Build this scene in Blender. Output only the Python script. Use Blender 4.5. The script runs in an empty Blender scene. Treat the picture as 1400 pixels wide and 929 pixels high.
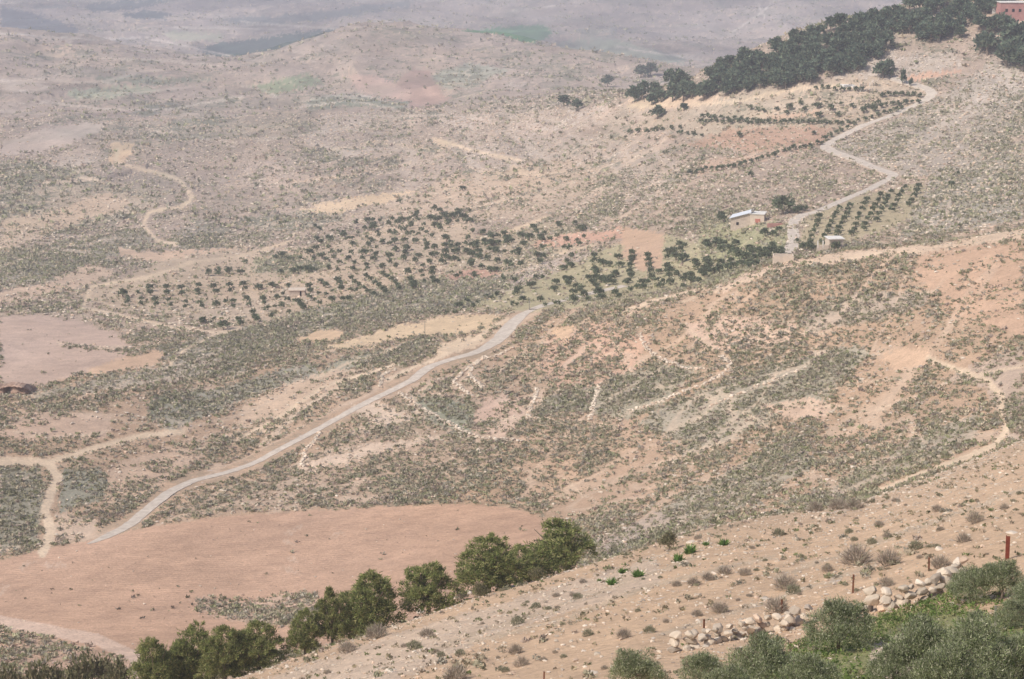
import bpy, math, random
import numpy as np
from mathutils import Vector

SC = bpy.context.scene
COLL = SC.collection
R = math.radians
random.seed(7)
rng = np.random.default_rng(11)

# ------------------------------------------------------------------ camera, sky, sun, exposure
PITCH = R(13.0)
FPX = 2600.0                       # focal length in pixels of the 1400 px wide photograph
cam_data = bpy.data.cameras.new('camera')
cam = bpy.data.objects.new('camera', cam_data)
COLL.objects.link(cam)
cam_data.sensor_width = 36.0
cam_data.lens = FPX / 1400.0 * 36.0
cam_data.clip_start = 0.5
cam_data.clip_end = 30000.0
cam.location = (0, 0, 0)
cam.rotation_euler = (R(90) - PITCH, 0, 0)
SC.camera = cam

SUN_EL, SUN_AZ = 46.0, 236.0       # degrees; azimuth clockwise from +Y (the view direction)
world = bpy.data.worlds.new('World')
SC.world = world
world.use_nodes = True
wn = world.node_tree
bg = wn.nodes['Background']
sky = wn.nodes.new('ShaderNodeTexSky')
sky.sky_type = 'NISHITA'
sky.sun_disc = False
sky.sun_elevation = R(SUN_EL)
sky.sun_rotation = R(SUN_AZ)
sky.air_density = 1.0
sky.dust_density = 6.0
sky.altitude = 700
wn.links.new(sky.outputs[0], bg.inputs[0])
bg.inputs[1].default_value = 0.12
sl = bpy.data.lights.new('sun', 'SUN')
sl.energy = 3.1
sl.angle = R(4.0)
sl.color = (1.0, 0.93, 0.84)
sun = bpy.data.objects.new('sun', sl)
COLL.objects.link(sun)
sd = Vector((math.sin(R(SUN_AZ)) * math.cos(R(SUN_EL)), math.cos(R(SUN_AZ)) * math.cos(R(SUN_EL)), math.sin(R(SUN_EL))))
sun.rotation_euler = sd.to_track_quat('Z', 'Y').to_euler()
SC.view_settings.view_transform = 'Standard'
SC.view_settings.look = 'None'
SC.view_settings.gamma = 1.0
SC.view_settings.use_curve_mapping = False
SC.view_settings.exposure = 0.10
SC.render.engine = 'CYCLES'
SC.cycles.max_bounces = 5
SC.cycles.diffuse_bounces = 3
SC.cycles.glossy_bounces = 1
SC.cycles.transmission_bounces = 2
SC.cycles.volume_bounces = 1
SC.cycles.use_denoising = True

HAZE_DENSITY = 0.00027
HAZE_COLOR = (0.72, 0.76, 0.90)

# ------------------------------------------------------------------ noise
def hash2(ix, iy, seed):
    n = (ix.astype(np.int64) * 374761393 + iy.astype(np.int64) * 668265263 + seed * 1442695041) & 0xFFFFFFFF
    n = ((n ^ (n >> 13)) * 1274126177) & 0xFFFFFFFF
    n = (n ^ (n >> 16)) & 0xFFFFFFFF
    return n.astype(np.float64) / 4294967295.0

def vnoise(x, y, seed=0):
    ix = np.floor(x); iy = np.floor(y)
    fx = x - ix; fy = y - iy
    fx = fx * fx * (3 - 2 * fx); fy = fy * fy * (3 - 2 * fy)
    a = hash2(ix, iy, seed); b = hash2(ix + 1, iy, seed)
    c = hash2(ix, iy + 1, seed); d = hash2(ix + 1, iy + 1, seed)
    return ((a + (b - a) * fx) * (1 - fy) + (c + (d - c) * fx) * fy) * 2 - 1

def fbm(x, y, seed=0, octaves=3, gain=0.55):
    v = 0; a = 1; tot = 0
    for k in range(octaves):
        v = v + a * vnoise(x * 2 ** k + 17.3 * k, y * 2 ** k - 9.1 * k, seed + 31 * k)
        tot += a; a *= gain
    return v / tot

# ------------------------------------------------------------------ picture <-> place
SP, CP = math.sin(PITCH), math.cos(PITCH)
def pix_sq(u, v):
    a = (np.asarray(u, float) - 700.0) / FPX
    b = (464.5 - np.asarray(v, float)) / FPX
    w = b * SP + CP
    return a / w, (b * CP - SP) / w
def sq_pix(s, q):
    # the point (s, 1, q) seen by the camera
    d = CP - q * SP
    return 700.0 + FPX * s / d, 464.5 - FPX * (SP + q * CP) / d

# ------------------------------------------------------------------ the land: lines across the valley as (u, v, distance)
LINES = [
 [(-200,1330,26),(330,1260,26),(700,1230,26),(1400,1190,26)],
 [(-200,1060,78),(0,1050,78),(330,1000,74),(600,985,60),(900,945,56),(1400,935,50),(1650,925,48)],
 [(-200,1025,96),(0,1010,96),(330,962,94),(600,880,95),(900,820,90),(1100,792,88),(1400,722,82),(1650,665,82)],
 [(-200,1000,118),(0,985,118),(200,962,118),(330,929,118),(450,887,122),(560,851,125),(640,820,128),(800,777,132),(900,744,140),(1000,717,148),(1170,690,158),(1300,642,170),(1400,600,180),(1650,520,190)],
 [(-200,1010,140),(0,990,140),(330,952,148),(560,880,153),(640,850,158),(800,803,165),(900,760,170),(1000,730,175),(1170,697,185),(1300,648,195),(1400,606,204),(1650,530,215)],
 [(-200,905,200),(0,895,200),(330,862,215),(560,802,225),(800,748,235),(1000,690,235),(1170,652,235),(1400,560,240),(1650,480,250)],
 [(-200,795,262),(0,768,265),(150,737,275),(330,705,285),(560,695,285),(750,690,280),(1000,620,275),(1170,580,275),(1400,490,270),(1650,420,280)],
 [(-200,660,300),(0,640,310),(330,610,335),(560,560,345),(800,560,325),(1000,510,320),(1170,460,320),(1400,400,305),(1650,350,310)],
 [(-200,580,340),(0,560,350),(330,500,400),(560,450,430),(700,432,440),(740,427,430),(830,418,410),(960,394,395),(1060,358,385),(1180,340,380),(1300,331,375),(1400,312,370),(1650,270,370)],
 [(-200,540,380),(0,520,390),(330,455,450),(560,415,480),(740,412,462),(830,414,445),(960,396,440),(1060,362,430),(1180,346,425),(1300,338,420),(1400,320,415),(1650,275,410)],
 [(-200,440,470),(0,430,480),(330,400,560),(560,350,600),(740,345,570),(960,330,520),(1060,300,510),(1180,285,510),(1300,265,520),(1400,240,530),(1650,190,540)],
 [(-200,310,700),(0,300,720),(330,280,780),(560,240,830),(740,220,800),(960,195,700),(1125,180,670),(1300,150,670),(1400,130,670),(1650,80,680)],
 [(-200,195,1000),(0,190,1000),(330,180,1050),(560,165,1050),(740,150,950),(860,132,850),(930,118,810),(980,92,790),(1040,66,785),(1100,44,780),(1200,22,790),(1300,-5,800),(1400,-30,800),(1650,-80,820)],
 [(-200,155,1200),(0,152,1200),(330,140,1250),(560,136,1250),(740,130,1180),(830,130,1120),(870,134,1080),(960,135,1040),(1100,110,1040),(1200,90,1040),(1400,50,1050),(1650,10,1060)],
 [(-200,48,1800),(0,47,1800),(110,52,1800),(200,73,1750),(260,80,1720),(330,80,1700),(400,66,1700),(480,46,1700),(530,43,1700),(600,50,1700),(700,57,1700),(770,66,1700),(860,78,1650),(930,90,1600),(1000,100,1550),(1200,85,1500),(1400,40,1500),(1650,10,1500)],
 [(-200,62,2150),(0,60,2150),(330,90,2100),(480,60,2100),(600,62,2100),(770,76,2000),(930,98,1950),(1200,95,1900),(1400,60,1900),(1650,30,1900)],
 [(-200,25,2700),(330,50,2700),(560,40,2700),(770,50,2600),(930,60,2500),(1400,20,2500)],
 [(-200,0,3600),(330,8,3500),(560,4,3500),(770,0,3300),(1000,-5,3300),(1400,-30,3300)],
 [(-200,-60,5500),(1650,-60,5500)],
 [(-200,-118,9000),(1650,-112,9000)],
]
s_in = np.arange(-0.305, 0.3051, 0.0007)
s_out = 0.305 + np.cumsum(np.geomspace(0.001, 0.06, 42))
SG = np.concatenate([-s_out[::-1], s_in, s_out])
TG = np.concatenate([np.linspace(math.log(8), math.log(40), 60)[:-1],
                     np.arange(math.log(40), math.log(1250), 0.0031),
                     np.arange(math.log(1250), math.log(4200), 0.0042),
                     np.linspace(math.log(4200), math.log(9000), 60)])
NS, NT = len(SG), len(TG)

def lerp_lines():
    sc = np.clip(SG, -0.36, 0.38)
    ts = [np.full(NS, math.log(8.0))]; qs = [np.full(NS, -0.60)]
    for ln in LINES:
        a = np.array(ln, float)
        s, q = pix_sq(a[:, 0], a[:, 1])
        o = np.argsort(s)
        # smooth the polyline a little along s
        qi = np.interp(sc, s[o], q[o]); ti = np.interp(sc, s[o], np.log(a[o, 2]))
        k = np.ones(41) / 41
        pad = lambda z: np.convolve(np.pad(z, 20, 'edge'), k, 'valid')
        qs.append(pad(qi)); ts.append(pad(ti))
    return np.array(ts), np.array(qs)

def pchip_cols(tk, qk, tg):
    h = np.diff(tk, axis=0); dl = np.diff(qk, axis=0) / h
    m = np.zeros_like(tk)
    w1 = 2 * h[1:] + h[:-1]; w2 = h[1:] + 2 * h[:-1]
    same = dl[1:] * dl[:-1] > 0
    with np.errstate(divide='ignore', invalid='ignore'):
        hm = (w1 + w2) / (w1 / dl[:-1] + w2 / dl[1:])
    m[1:-1] = np.where(same, hm, 0)
    m[0] = dl[0]; m[-1] = dl[-1]
    out = np.empty((len(tg), tk.shape[1]))
    for j in range(tk.shape[1]):
        t = tk[:, j]
        i = np.clip(np.searchsorted(t, tg) - 1, 0, len(t) - 2)
        hh = t[i + 1] - t[i]; x = np.clip((tg - t[i]) / hh, 0, 1)
        out[:, j] = ((2*x**3 - 3*x**2 + 1) * qk[i, j] + (x**3 - 2*x**2 + x) * hh * m[i, j]
                     + (-2*x**3 + 3*x**2) * qk[i + 1, j] + (x**3 - x**2) * hh * m[i + 1, j])
    return out

tk, qk = lerp_lines()
Q0 = pchip_cols(tk, qk, TG)
Y = np.repeat(np.exp(TG)[:, None], NS, 1)
X = Y * SG[None, :]
amp = np.clip(Y / 400.0, 0.12, 1.0)
Z = Q0 * Y
DX, DY = 0.42, 0.907                                   # the lie of the strata on the near slopes
al, ac = X * DX + Y * DY, X * DY - Y * DX
Z += amp * (1.1 * fbm(X / 70, Y / 70, 1) + 0.35 * fbm(ac / 9, al / 40, 2) + 0.16 * fbm(X / 5, Y / 5, 3, 2))
far = np.clip((Y - 650) / 900, 0, 1)
rid = 1 - np.abs(fbm(X / 260 + 0.25 * fbm(X / 90, Y / 90, 6), Y / 420, 5, 4)) * 2
Z += far * (9.5 * (rid - .3) + 7.5 * (0.45 - 2 * np.abs(fbm(X / 120 + 0.3 * rid, Y / 170, 7, 3))) + 2.2 * fbm(X / 45, Y / 70, 8, 3))
Z += np.clip((Y - 2300) / 900, 0, 1) * 22 * (1 - 2 * np.abs(fbm(X / 700, Y / 900, 9, 4)))
Z += np.clip(1 - np.abs(Y - 100) / 90, 0, 1) * (0.10 * fbm(X / 1.6, Y / 1.6, 12, 3) + 0.12 * fbm(ac / 2.2, al / 12, 14, 2))
Q = Z / Y
QMAX = np.maximum.accumulate(Q, axis=0)
VIS = Q >= QMAX - 0.004
U, V = sq_pix(np.broadcast_to(SG, Q.shape), Q)

def height(x, y):
    x = np.asarray(x, float); y = np.asarray(y, float)
    s = x / y; t = np.log(y)
    j = np.clip(np.searchsorted(SG, s) - 1, 0, NS - 2); i = np.clip(np.searchsorted(TG, t) - 1, 0, NT - 2)
    fs = np.clip((s - SG[j]) / (SG[j + 1] - SG[j]), 0, 1); ft = np.clip((t - TG[i]) / (TG[i + 1] - TG[i]), 0, 1)
    q = (Q[i, j] * (1 - fs) + Q[i, j + 1] * fs) * (1 - ft) + (Q[i + 1, j] * (1 - fs) + Q[i + 1, j + 1] * fs) * ft
    return q * y

def at(u, v, dmin=0.0):
    """the point of the land seen at pixel (u, v), no nearer than dmin"""
    s, q = pix_sq(u, v); s = float(s); q = float(q)
    j = int(np.clip(np.searchsorted(SG, s) - 1, 0, NS - 2)); f = (s - SG[j]) / (SG[j + 1] - SG[j])
    col = Q[:, j] * (1 - f) + Q[:, j + 1] * f
    i0 = max(1, int(np.searchsorted(TG, math.log(dmin)))) if dmin > 0 else 1
    k = np.nonzero(col[i0:] >= q)[0]
    if len(k) == 0: i = NT - 1; t = TG[-1]
    else:
        i = i0 + int(k[0]); a, b = col[i - 1], col[i]
        t = TG[i] if b <= a else TG[i - 1] + (TG[i] - TG[i - 1]) * min(1, max(0, (q - a) / (b - a)))
    y = math.exp(t); x = s * y
    return Vector((x, y, float(height(x, y))))

# ------------------------------------------------------------------ cover of the land
def inside(poly, u, v):
    r = np.zeros(u.shape, bool); n = len(poly)
    for k in range(n):
        x1, y1 = poly[k]; x2, y2 = poly[(k + 1) % n]
        if y1 == y2: continue
        c = ((y1 > v) != (y2 > v)) & (u < (x2 - x1) * (v - y1) / (y2 - y1) + x1)
        r ^= c
    return r
def near_line(pts, u, v):
    d = np.full(u.shape, 1e9)
    for (x1, y1), (x2, y2) in zip(pts[:-1], pts[1:]):
        dx, dy = x2 - x1, y2 - y1; L = dx * dx + dy * dy
        f = np.clip(((u - x1) * dx + (v - y1) * dy) / L, 0, 1)
        d = np.minimum(d, np.hypot(u - x1 - f * dx, v - y1 - f * dy))
    return d

COL = np.zeros(Q.shape + (3,)); SH = np.zeros(Q.shape); RK = np.zeros(Q.shape)
def ramp(y, ks, vs): return np.interp(y, ks, vs)
ks = [60, 150, 200, 400, 480, 680, 1000, 1700, 2600, 4000]
for c, vs in enumerate([[.55,.55,.48,.46,.42,.39,.37,.36,.32,.30], [.395,.395,.335,.325,.32,.305,.295,.29,.27,.26], [.27,.27,.23,.225,.245,.245,.24,.24,.235,.235]]):
    COL[..., c] = ramp(Y, ks, vs)
SH[:] = ramp(Y, ks, [.06,.07,.55,.55,.45,.40,.36,.30,.25,.2])
RK[:] = ramp(Y, ks, [.30,.30,.16,.20,.32,.38,.40,.32,.22,.2])
wx = 5.0 * fbm(X / (0.016 * Y), Y / (0.05 * Y) * 1.0 + Z / (0.01 * Y), 21, 3)
wy = 3.0 * fbm(X / (0.016 * Y) + 50, Z / (0.01 * Y) + 9, 22, 3)
jit = rng.normal(size=(2,) + Q.shape)
wx += 4.0 * fbm(X / (0.004 * Y), Z / (0.0022 * Y), 23, 2) + 2.2 * jit[0]; wy += 3.2 * fbm(X / (0.004 * Y) + 9, Z / (0.0022 * Y), 24, 2) + 1.5 * jit[1]
UW, VW = U + wx, V + wy
PINK=(.51,.335,.235); PALE=(.60,.45,.33); ORANGE=(.56,.37,.25); TAN=(.58,.44,.30); GREY=(.36,.31,.25); RED=(.47,.27,.18)
GREEN=(.30,.29,.17); LAWN=(.33,.33,.17); TRACK=(.64,.50,.36); MAUVE=(.44,.34,.30)
def paint(poly, col=None, sh=None, rk=None, y0=0, y1=1e9, warp=1.0):
    us = [p[0] for p in poly]; vs = [p[1] for p in poly]
    m = (U > min(us) - 12) & (U < max(us) + 12) & (V > min(vs) - 12) & (V < max(vs) + 12) & (Y > y0) & (Y < y1)
    idx = np.nonzero(m)
    uu = U[idx] + warp * (UW[idx] - U[idx]); vv = V[idx] + warp * (VW[idx] - V[idx])
    k = inside(poly, uu, vv)
    idx = (idx[0][k], idx[1][k])
    if col is not None: COL[idx] = col
    if sh is not None: SH[idx] = sh
    if rk is not None: RK[idx] = rk
    return idx
def line(pts, w, col=None, sh=0.0, rk=None, y0=0, y1=1e9, soft=1.5, warp=0.3):
    us = [p[0] for p in pts]; vs = [p[1] for p in pts]
    m = (U > min(us) - 30) & (U < max(us) + 30) & (V > min(vs) - 30) & (V < max(vs) + 30) & (Y > y0) & (Y < y1)
    idx = np.nonzero(m)
    d = near_line(pts, U[idx] + warp * (UW[idx] - U[idx]), V[idx] + warp * (VW[idx] - V[idx]))
    k = np.clip((w - d) / soft + 0.5, 0, 1)
    if col is not None: COL[idx] = COL[idx] * (1 - k[:, None]) + np.array(col) * k[:, None]
    if sh is not None: SH[idx] = SH[idx] * (1 - k) + sh * k
    if rk is not None: RK[idx] = RK[idx] * (1 - k) + rk * k

# --- far hills
paint([(0,10),(60,20),(105,38),(110,50),(60,48),(0,44)], (.13,.14,.15), .1, 0, 1900)
paint([(110,8),(180,0),(235,-2),(190,12),(130,18)], (.09,.11,.11), .1, 0, 1900)
paint([(165,18),(200,13),(235,18),(225,25),(170,24)], (.08,.10,.10), 0, 0, 1900)
paint([(45,8),(95,8),(90,13),(50,13)], (.2,.2,.18), 0, 0, 1900)
paint([(270,66),(300,58),(400,47),(470,40),(512,40),(500,48),(420,62),(360,72),(320,82),(290,78)], (.07,.10,.09), 0, 0, 1700)
paint([(225,45),(300,44),(300,54),(235,56)], (.33,.32,.24), .1, 0, 1700)
paint([(300,26),(420,18),(560,2),(560,10),(440,28),(330,34)], (.17,.18,.17), .1, .1, 1900)
paint([(590,52),(655,40),(690,36),(752,36),(757,46),(722,64),(640,60)], (.10,.21,.10), 0, 0, 1700)
paint([(500,40),(590,45),(600,54),(520,50)], (.24,.25,.22), 0, 0, 1700)
paint([(760,60),(830,52),(900,68),(945,85),(860,82),(790,72)], (.26,.28,.22), .1, .05, 1700)
paint([(790,40),(840,38),(845,50),(800,54)], (.26,.25,.22), .2, .1, 1700)
for p in ([(1034,3),(1046,26)], [(1060,0),(1040,18),(1000,45)], [(700,15),(760,8)], [(330,30),(460,40),(480,34)], [(240,38),(390,40),(420,36)],
          [(0,46),(120,54),(200,52),(330,80)], [(840,64),(960,82)]):
    line(p, 1.0, (.50,.44,.38), 0, .3, 1700)
# --- the hill behind the valley
paint([(0,192),(60,178),(100,168),(150,168),(110,192),(70,205),(0,216)], (.47,.38,.32), 0, .02, 700)
paint([(0,185),(90,160),(180,150),(240,138),(210,160),(120,166),(60,178)], (.36,.28,.24), .5, .1, 850)
paint([(185,168),(250,150),(330,160),(340,185),(250,195),(190,190)], (.40,.33,.27), .55, .25, 800)
paint([(130,105),(200,103),(300,110),(210,116),(150,115)], (.25,.26,.2), .75, .1, 900)
paint([(90,125),(170,118),(230,122),(160,135),(100,135)], (.33,.34,.25), .5, .1, 900)
paint([(180,150),(230,138),(245,145),(200,160)], (.22,.21,.18), .6, .1, 900)
paint([(200,185),(240,166),(300,162),(310,170),(250,175)], (.26,.25,.2), .7, .2, 800)
paint([(340,118),(380,108),(425,100),(440,112),(395,128),(365,130)], (.24,.27,.17), .2, .05, 1000)
paint([(550,100),(590,95),(598,120),(612,135),(585,150),(565,150),(535,125)], (.40,.28,.23), .1, .05, 1000)
paint([(465,100),(520,105),(560,125),(560,140),(500,130)], (.47,.34,.28), .1, .1, 1000)
paint([(415,135),(470,128),(560,140),(560,148),(480,146),(420,150)], (.25,.26,.2), .6, .3, 1000)
paint([(595,100),(640,85),(700,95),(640,120),(605,122)], (.36,.35,.28), .4, .2, 1000)
for p in ([(405,142),(450,131),(500,132),(560,146)], [(400,148),(470,138),(540,148)], [(55,140),(150,150),(230,150),(330,132)],
          [(140,80),(200,82),(300,90)], [(0,110),(60,108),(160,115)], [(330,118),(360,124),(380,134)], [(470,160),(570,158),(740,160),(880,142)],
          [(210,180),(320,195),(420,185),(500,168)], [(520,182),(470,175),(350,196)]):
    line(p, 0.9, (.54,.46,.38), 0, .4, 800, 1e9, 1.6, .5)
paint([(590,165),(700,155),(870,140),(1000,145),(930,165),(760,180),(620,185)], (.48,.38,.31), .22, .65, 650)
paint([(860,136),(930,128),(1010,131),(1100,116),(1110,122),(1000,142),(900,150),(862,148)], PALE, .04, .05, 600)
paint([(590,190),(640,200),(700,215),(715,222),(640,212),(600,200)], (.60,.45,.33), .03, .1, 600)
paint([(600,180),(700,190),(860,180),(940,230),(900,280),(760,270),(640,240)], (.42,.34,.28), .42, .55, 520)
paint([(640,250),(740,215),(830,225),(870,265),(840,290),(700,300)], (.45,.35,.27), .45, .45, 450)
# left hillside
paint([(0,222),(100,225),(180,262),(160,300),(60,290),(0,300)], (.42,.35,.27), .60, .2, 500)
paint([(0,330),(60,320),(180,300),(240,260),(150,250),(60,262),(0,275)], (.44,.36,.28), .55, .35, 500)
paint([(0,300),(60,290),(150,262),(180,280),(80,315),(0,345)], (.56,.43,.32), .18, .15, 500)
paint([(0,350),(90,330),(200,312),(210,335),(130,360),(60,385),(0,395)], (.38,.33,.26), .72, .12, 450)
paint([(0,400),(60,385),(130,362),(160,375),(80,400),(0,420)], (.58,.43,.32), .15, .2, 450)
paint([(230,330),(270,300),(310,310),(310,340),(260,345)], (.40,.34,.28), .68, .2, 480)
paint([(160,340),(220,345),(330,335),(240,362),(165,352)], (.60,.43,.31), .05, .05, 480)
paint([(395,295),(430,280),(520,265),(590,256),(560,270),(470,290),(400,312)], (.62,.47,.32), .05, .25, 480)
paint([(330,225),(430,215),(520,190),(500,230),(400,260),(330,255)], (.45,.36,.30), .45, .45, 600)
paint([(150,195),(182,200),(170,228),(150,222)], (.62,.45,.31), .03, .05, 600)
paint([(320,300),(400,320),(470,300),(420,290)], (.34,.30,.24), .7, .3, 480)
# --- the floor of the valley and the groves
paint([(110,402),(180,380),(200,362),(330,338),(360,350),(450,335),(560,300),(640,300),(655,345),(610,400),(560,385),(480,405),(420,430),(330,444),(150,425)], (.51,.395,.29), .13, .12, 400)
paint([(345,355),(400,350),(450,360),(440,372),(345,374)], (.36,.34,.22), .6, .1, 400)
paint([(600,380),(620,345),(660,320),(760,300),(800,330),(760,370),(640,400)], (.44,.36,.26), .35, .2, 400)
paint([(605,378),(640,368),(690,372),(640,392)], (.46,.29,.22), .1, .05, 400)
paint([(440,310),(520,280),(620,240),(740,225),(800,260),(740,300),(620,300)], (.48,.37,.28), .30, .32, 430)
paint([(725,335),(760,320),(850,312),(860,325),(760,338)], (.54,.34,.25), .08, .1, 400)
paint([(640,395),(700,372),(780,345),(830,350),(740,385),(660,412)], (.46,.37,.31), .4, .6, 390)
paint([(0,433),(60,432),(110,440),(160,460),(190,478),(130,506),(70,525),(0,530)], (.51,.375,.30), .02, 0, 330)
paint([(112,512),(150,492),(225,480),(226,492),(200,505),(120,516)], (.58,.40,.27), .01, 0, 330)
paint([(215,478),(300,455),(350,445),(400,430),(560,388),(690,378),(700,410),(640,422),(560,430),(470,445),(330,490),(240,505)], (.32,.29,.23), .88, .08, 350)
paint([(395,463),(430,453),(470,453),(466,464),(410,469)], (.57,.41,.27), .03, 0, 340)
paint([(430,478),(560,442),(605,432),(688,430),(672,444),(640,458),(560,460),(480,478)], (.62,.47,.31), .04, .03, 340)
paint([(590,490),(600,472),(660,455),(665,465),(630,480)], (.62,.48,.34), .08, .1, 330)
paint([(470,490),(560,470),(590,465),(570,480),(480,505),(420,520)], (.34,.32,.24), .8, .1, 320)
paint([(330,560),(400,520),(480,505),(530,500),(480,530),(380,585),(320,610)], (.58,.43,.31), .22, .12, 290)
paint([(200,545),(262,530),(280,540),(240,565),(205,575)], (.22,.22,.15), .95, .02, 300)
paint([(240,500),(350,480),(330,510),(180,530),(60,545),(20,540),(125,522)], (.42,.36,.28), .6, .15, 320)
paint([(210,560),(330,520),(420,495),(440,510),(340,545),(230,590)], (.36,.33,.26), .72, .1, 300)
paint([(40,560),(150,570),(145,600),(60,600),(0,600),(0,570)], (.55,.40,.30), .18, .1, 280)
paint([(0,640),(55,640),(62,680),(52,745),(0,755)], (.32,.29,.22), .8, .1, 255)
paint([(85,640),(140,640),(150,680),(80,700)], (.32,.30,.23), .75, .15, 255)
paint([(75,700),(135,710),(120,735),(70,745)], (.56,.42,.31), .15, .15, 255)
paint([(150,640),(260,600),(330,590),(240,650),(180,690),(140,700)], (.55,.40,.29), .3, .15, 255)
paint([(0,433),(60,432),(110,440),(160,458),(188,476),(130,504),(70,525),(0,530)], (.50,.37,.295), .02, 0, 330)
paint([(112,512),(150,492),(225,480),(226,492),(200,505),(120,516)], (.56,.39,.27), .01, 0, 330)
# --- slope right of the road
paint([(400,640),(560,540),(640,540),(720,560),(700,640),(560,690),(330,700),(230,710),(260,680)], (.47,.345,.25), .62, .14, 245)
paint([(560,540),(620,545),(650,560),(640,590),(590,580)], (.34,.33,.24), .9, .02, 250)
paint([(480,555),(520,548),(570,572),(520,585)], (.62,.48,.36), .12, .25, 250)
paint([(400,640),(480,615),(600,595),(600,602),(480,630),(420,650)], (.64,.49,.37), .12, .3, 250)
paint([(745,460),(830,438),(885,462),(870,510),(820,535),(760,530),(735,500)], (.54,.36,.26), .26, .12, 250)
paint([(645,575),(670,540),(705,535),(718,575),(690,600),(650,590)], (.58,.41,.31), .22, .03, 240)
paint([(755,448),(785,445),(780,465),(755,462)], (.60,.42,.28), .03, 0, 250)
paint([(740,545),(800,530),(900,500),(960,500),(900,560),(820,590),(730,590)], (.40,.35,.26), .72, .03, 245)
paint([(850,600),(900,560),(1000,520),(1150,470),(1190,480),(1120,550),(1000,600),(900,640)], (.40,.35,.27), .74, .05, 230)
paint([(1080,700),(1180,640),(1250,600),(1340,560),(1330,610),(1240,640),(1160,680)], (.40,.34,.26), .76, .05, 200)
paint([(900,700),(1000,640),(1100,600),(1110,640),(1000,700),(920,730)], (.42,.36,.28), .66, .1, 200)
paint([(1040,555),(1110,545),(1150,555),(1120,575),(1060,570)], (.60,.44,.33), .1, .1, 230)
paint([(1100,460),(1180,440),(1260,420),(1270,400),(1180,400),(1100,420)], (.45,.36,.28), .62, .15, 230)
paint([(930,445),(1000,430),(1090,440),(1080,470),(1000,480),(950,470)], (.58,.42,.32), .28, .45, 230)
paint([(1255,345),(1400,325),(1400,460),(1340,440),(1290,430),(1280,400),(1250,380)], (.53,.36,.25), .16, .08, 220)
paint([(1200,485),(1232,472),(1275,482),(1262,502),(1225,505)], (.60,.42,.29), .02, 0, 220)
paint([(1060,358),(1180,342),(1300,332),(1400,314),(1400,326),(1250,348),(1130,362),(1070,368)], (.62,.47,.34), .08, .15, 250)
paint([(1290,520),(1400,470),(1400,620),(1380,610),(1350,530)], (.47,.36,.28), .58, .1, 200)
paint([(1060,360),(1000,380),(960,396),(985,398),(1060,372),(1150,360)], (.60,.45,.34), .25, .3, 250)
paint([(760,560),(860,575),(940,610),(900,700),(800,740),(720,680),(660,640)], (.48,.34,.24), .60, .05, 215)
paint([(800,745),(900,700),(950,720),(900,748),(830,775)], (.42,.34,.28), .5, .1, 170)
# --- groves to the right
paint([(640,422),(690,398),(730,385),(830,340),(900,320),(955,330),(965,388),(900,405),(830,418),(740,426)], (.40,.35,.22), .12, .05, 385)
paint([(850,312),(910,318),(905,370),(880,372),(850,350)], (.52,.36,.25), .03, .03, 385)
paint([(955,330),(960,300),(1075,305),(1082,345),(1055,358),(965,395)], (.36,.34,.20), .4, .08, 385)
paint([(1088,345),(1105,292),(1180,268),(1262,248),(1262,290),(1220,310),(1150,335)], (.40,.335,.22), .10, .05, 385)
paint([(870,165),(1000,132),(1100,118),(1190,103),(1228,115),(1272,132),(1225,155),(1140,190),(1060,190),(940,190)], (.42,.34,.26), .30, .35, 560)
paint([(1000,176),(1110,172),(1142,178),(1125,195),(1060,212),(1000,205),(930,200)], (.42,.28,.205), .12, .2, 520)
paint([(1040,158),(1120,152),(1140,158),(1060,163)], (.48,.34,.25), .1, .1, 560)
paint([(940,225),(1100,195),(1110,205),(1020,225),(950,240)], (.47,.34,.26), .2, .3, 500)
paint([(1240,100),(1320,95),(1300,104),(1230,112)], (.52,.34,.25), .1, .2, 600)
paint([(1130,205),(1270,140),(1400,60),(1400,180),(1290,240),(1225,240)], (.41,.35,.29), .45, .62, 520)
paint([(1290,150),(1400,90),(1400,125),(1330,160),(1260,190)], (.48,.41,.34), .25, .7, 520)
paint([(1270,245),(1400,190),(1400,300),(1300,320),(1230,325)], (.37,.33,.27), .58, .55, 380)
paint([(1130,105),(1200,68),(1230,60),(1225,80),(1300,70),(1320,90),(1220,108)], (.44,.37,.31), .3, .75, 600)
# --- ploughed field
FIELD = [(-400,870),(-100,790),(0,767),(70,749),(148,734),(200,722),(300,707),(400,700),(520,694),(640,690),(700,695),(735,707),(748,722),(770,760),(820,800),(700,900),(400,990),(-400,1100)]
paint(FIELD, PINK, .006, .004, 190, 400, .35)
fld = np.zeros(Q.shape, bool); fld[paint(FIELD, None, None, None, 190, 400, .35)] = True
paint([(-400,870),(0,857),(60,873),(130,888),(182,903),(210,960),(0,1000),(-400,1000)], (.53,.365,.265), .26, .02, 150, 300)
paint([(262,818),(330,822),(400,812),(432,815),(440,850),(380,860),(270,838)], (.56,.40,.30), .38, .03, 150, 300)
line([(-60,842),(0,850),(60,861),(130,874),(185,898),(190,930)], 8, (.62,.46,.36), 0, 0, 150, 300)
for p in ([(390,729),(409,721)], [(388,738),(400,747)], [(390,779),(407,784)], [(30,776),(46,771)], [(455,733),(470,730)], [(60,772),(90,774)], [(0,812),(6,800)], [(395,765),(404,768)]):
    line(p, 1.0, (.57,.43,.33), None, None, 190, 400, 3.5, 1.0)
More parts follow.
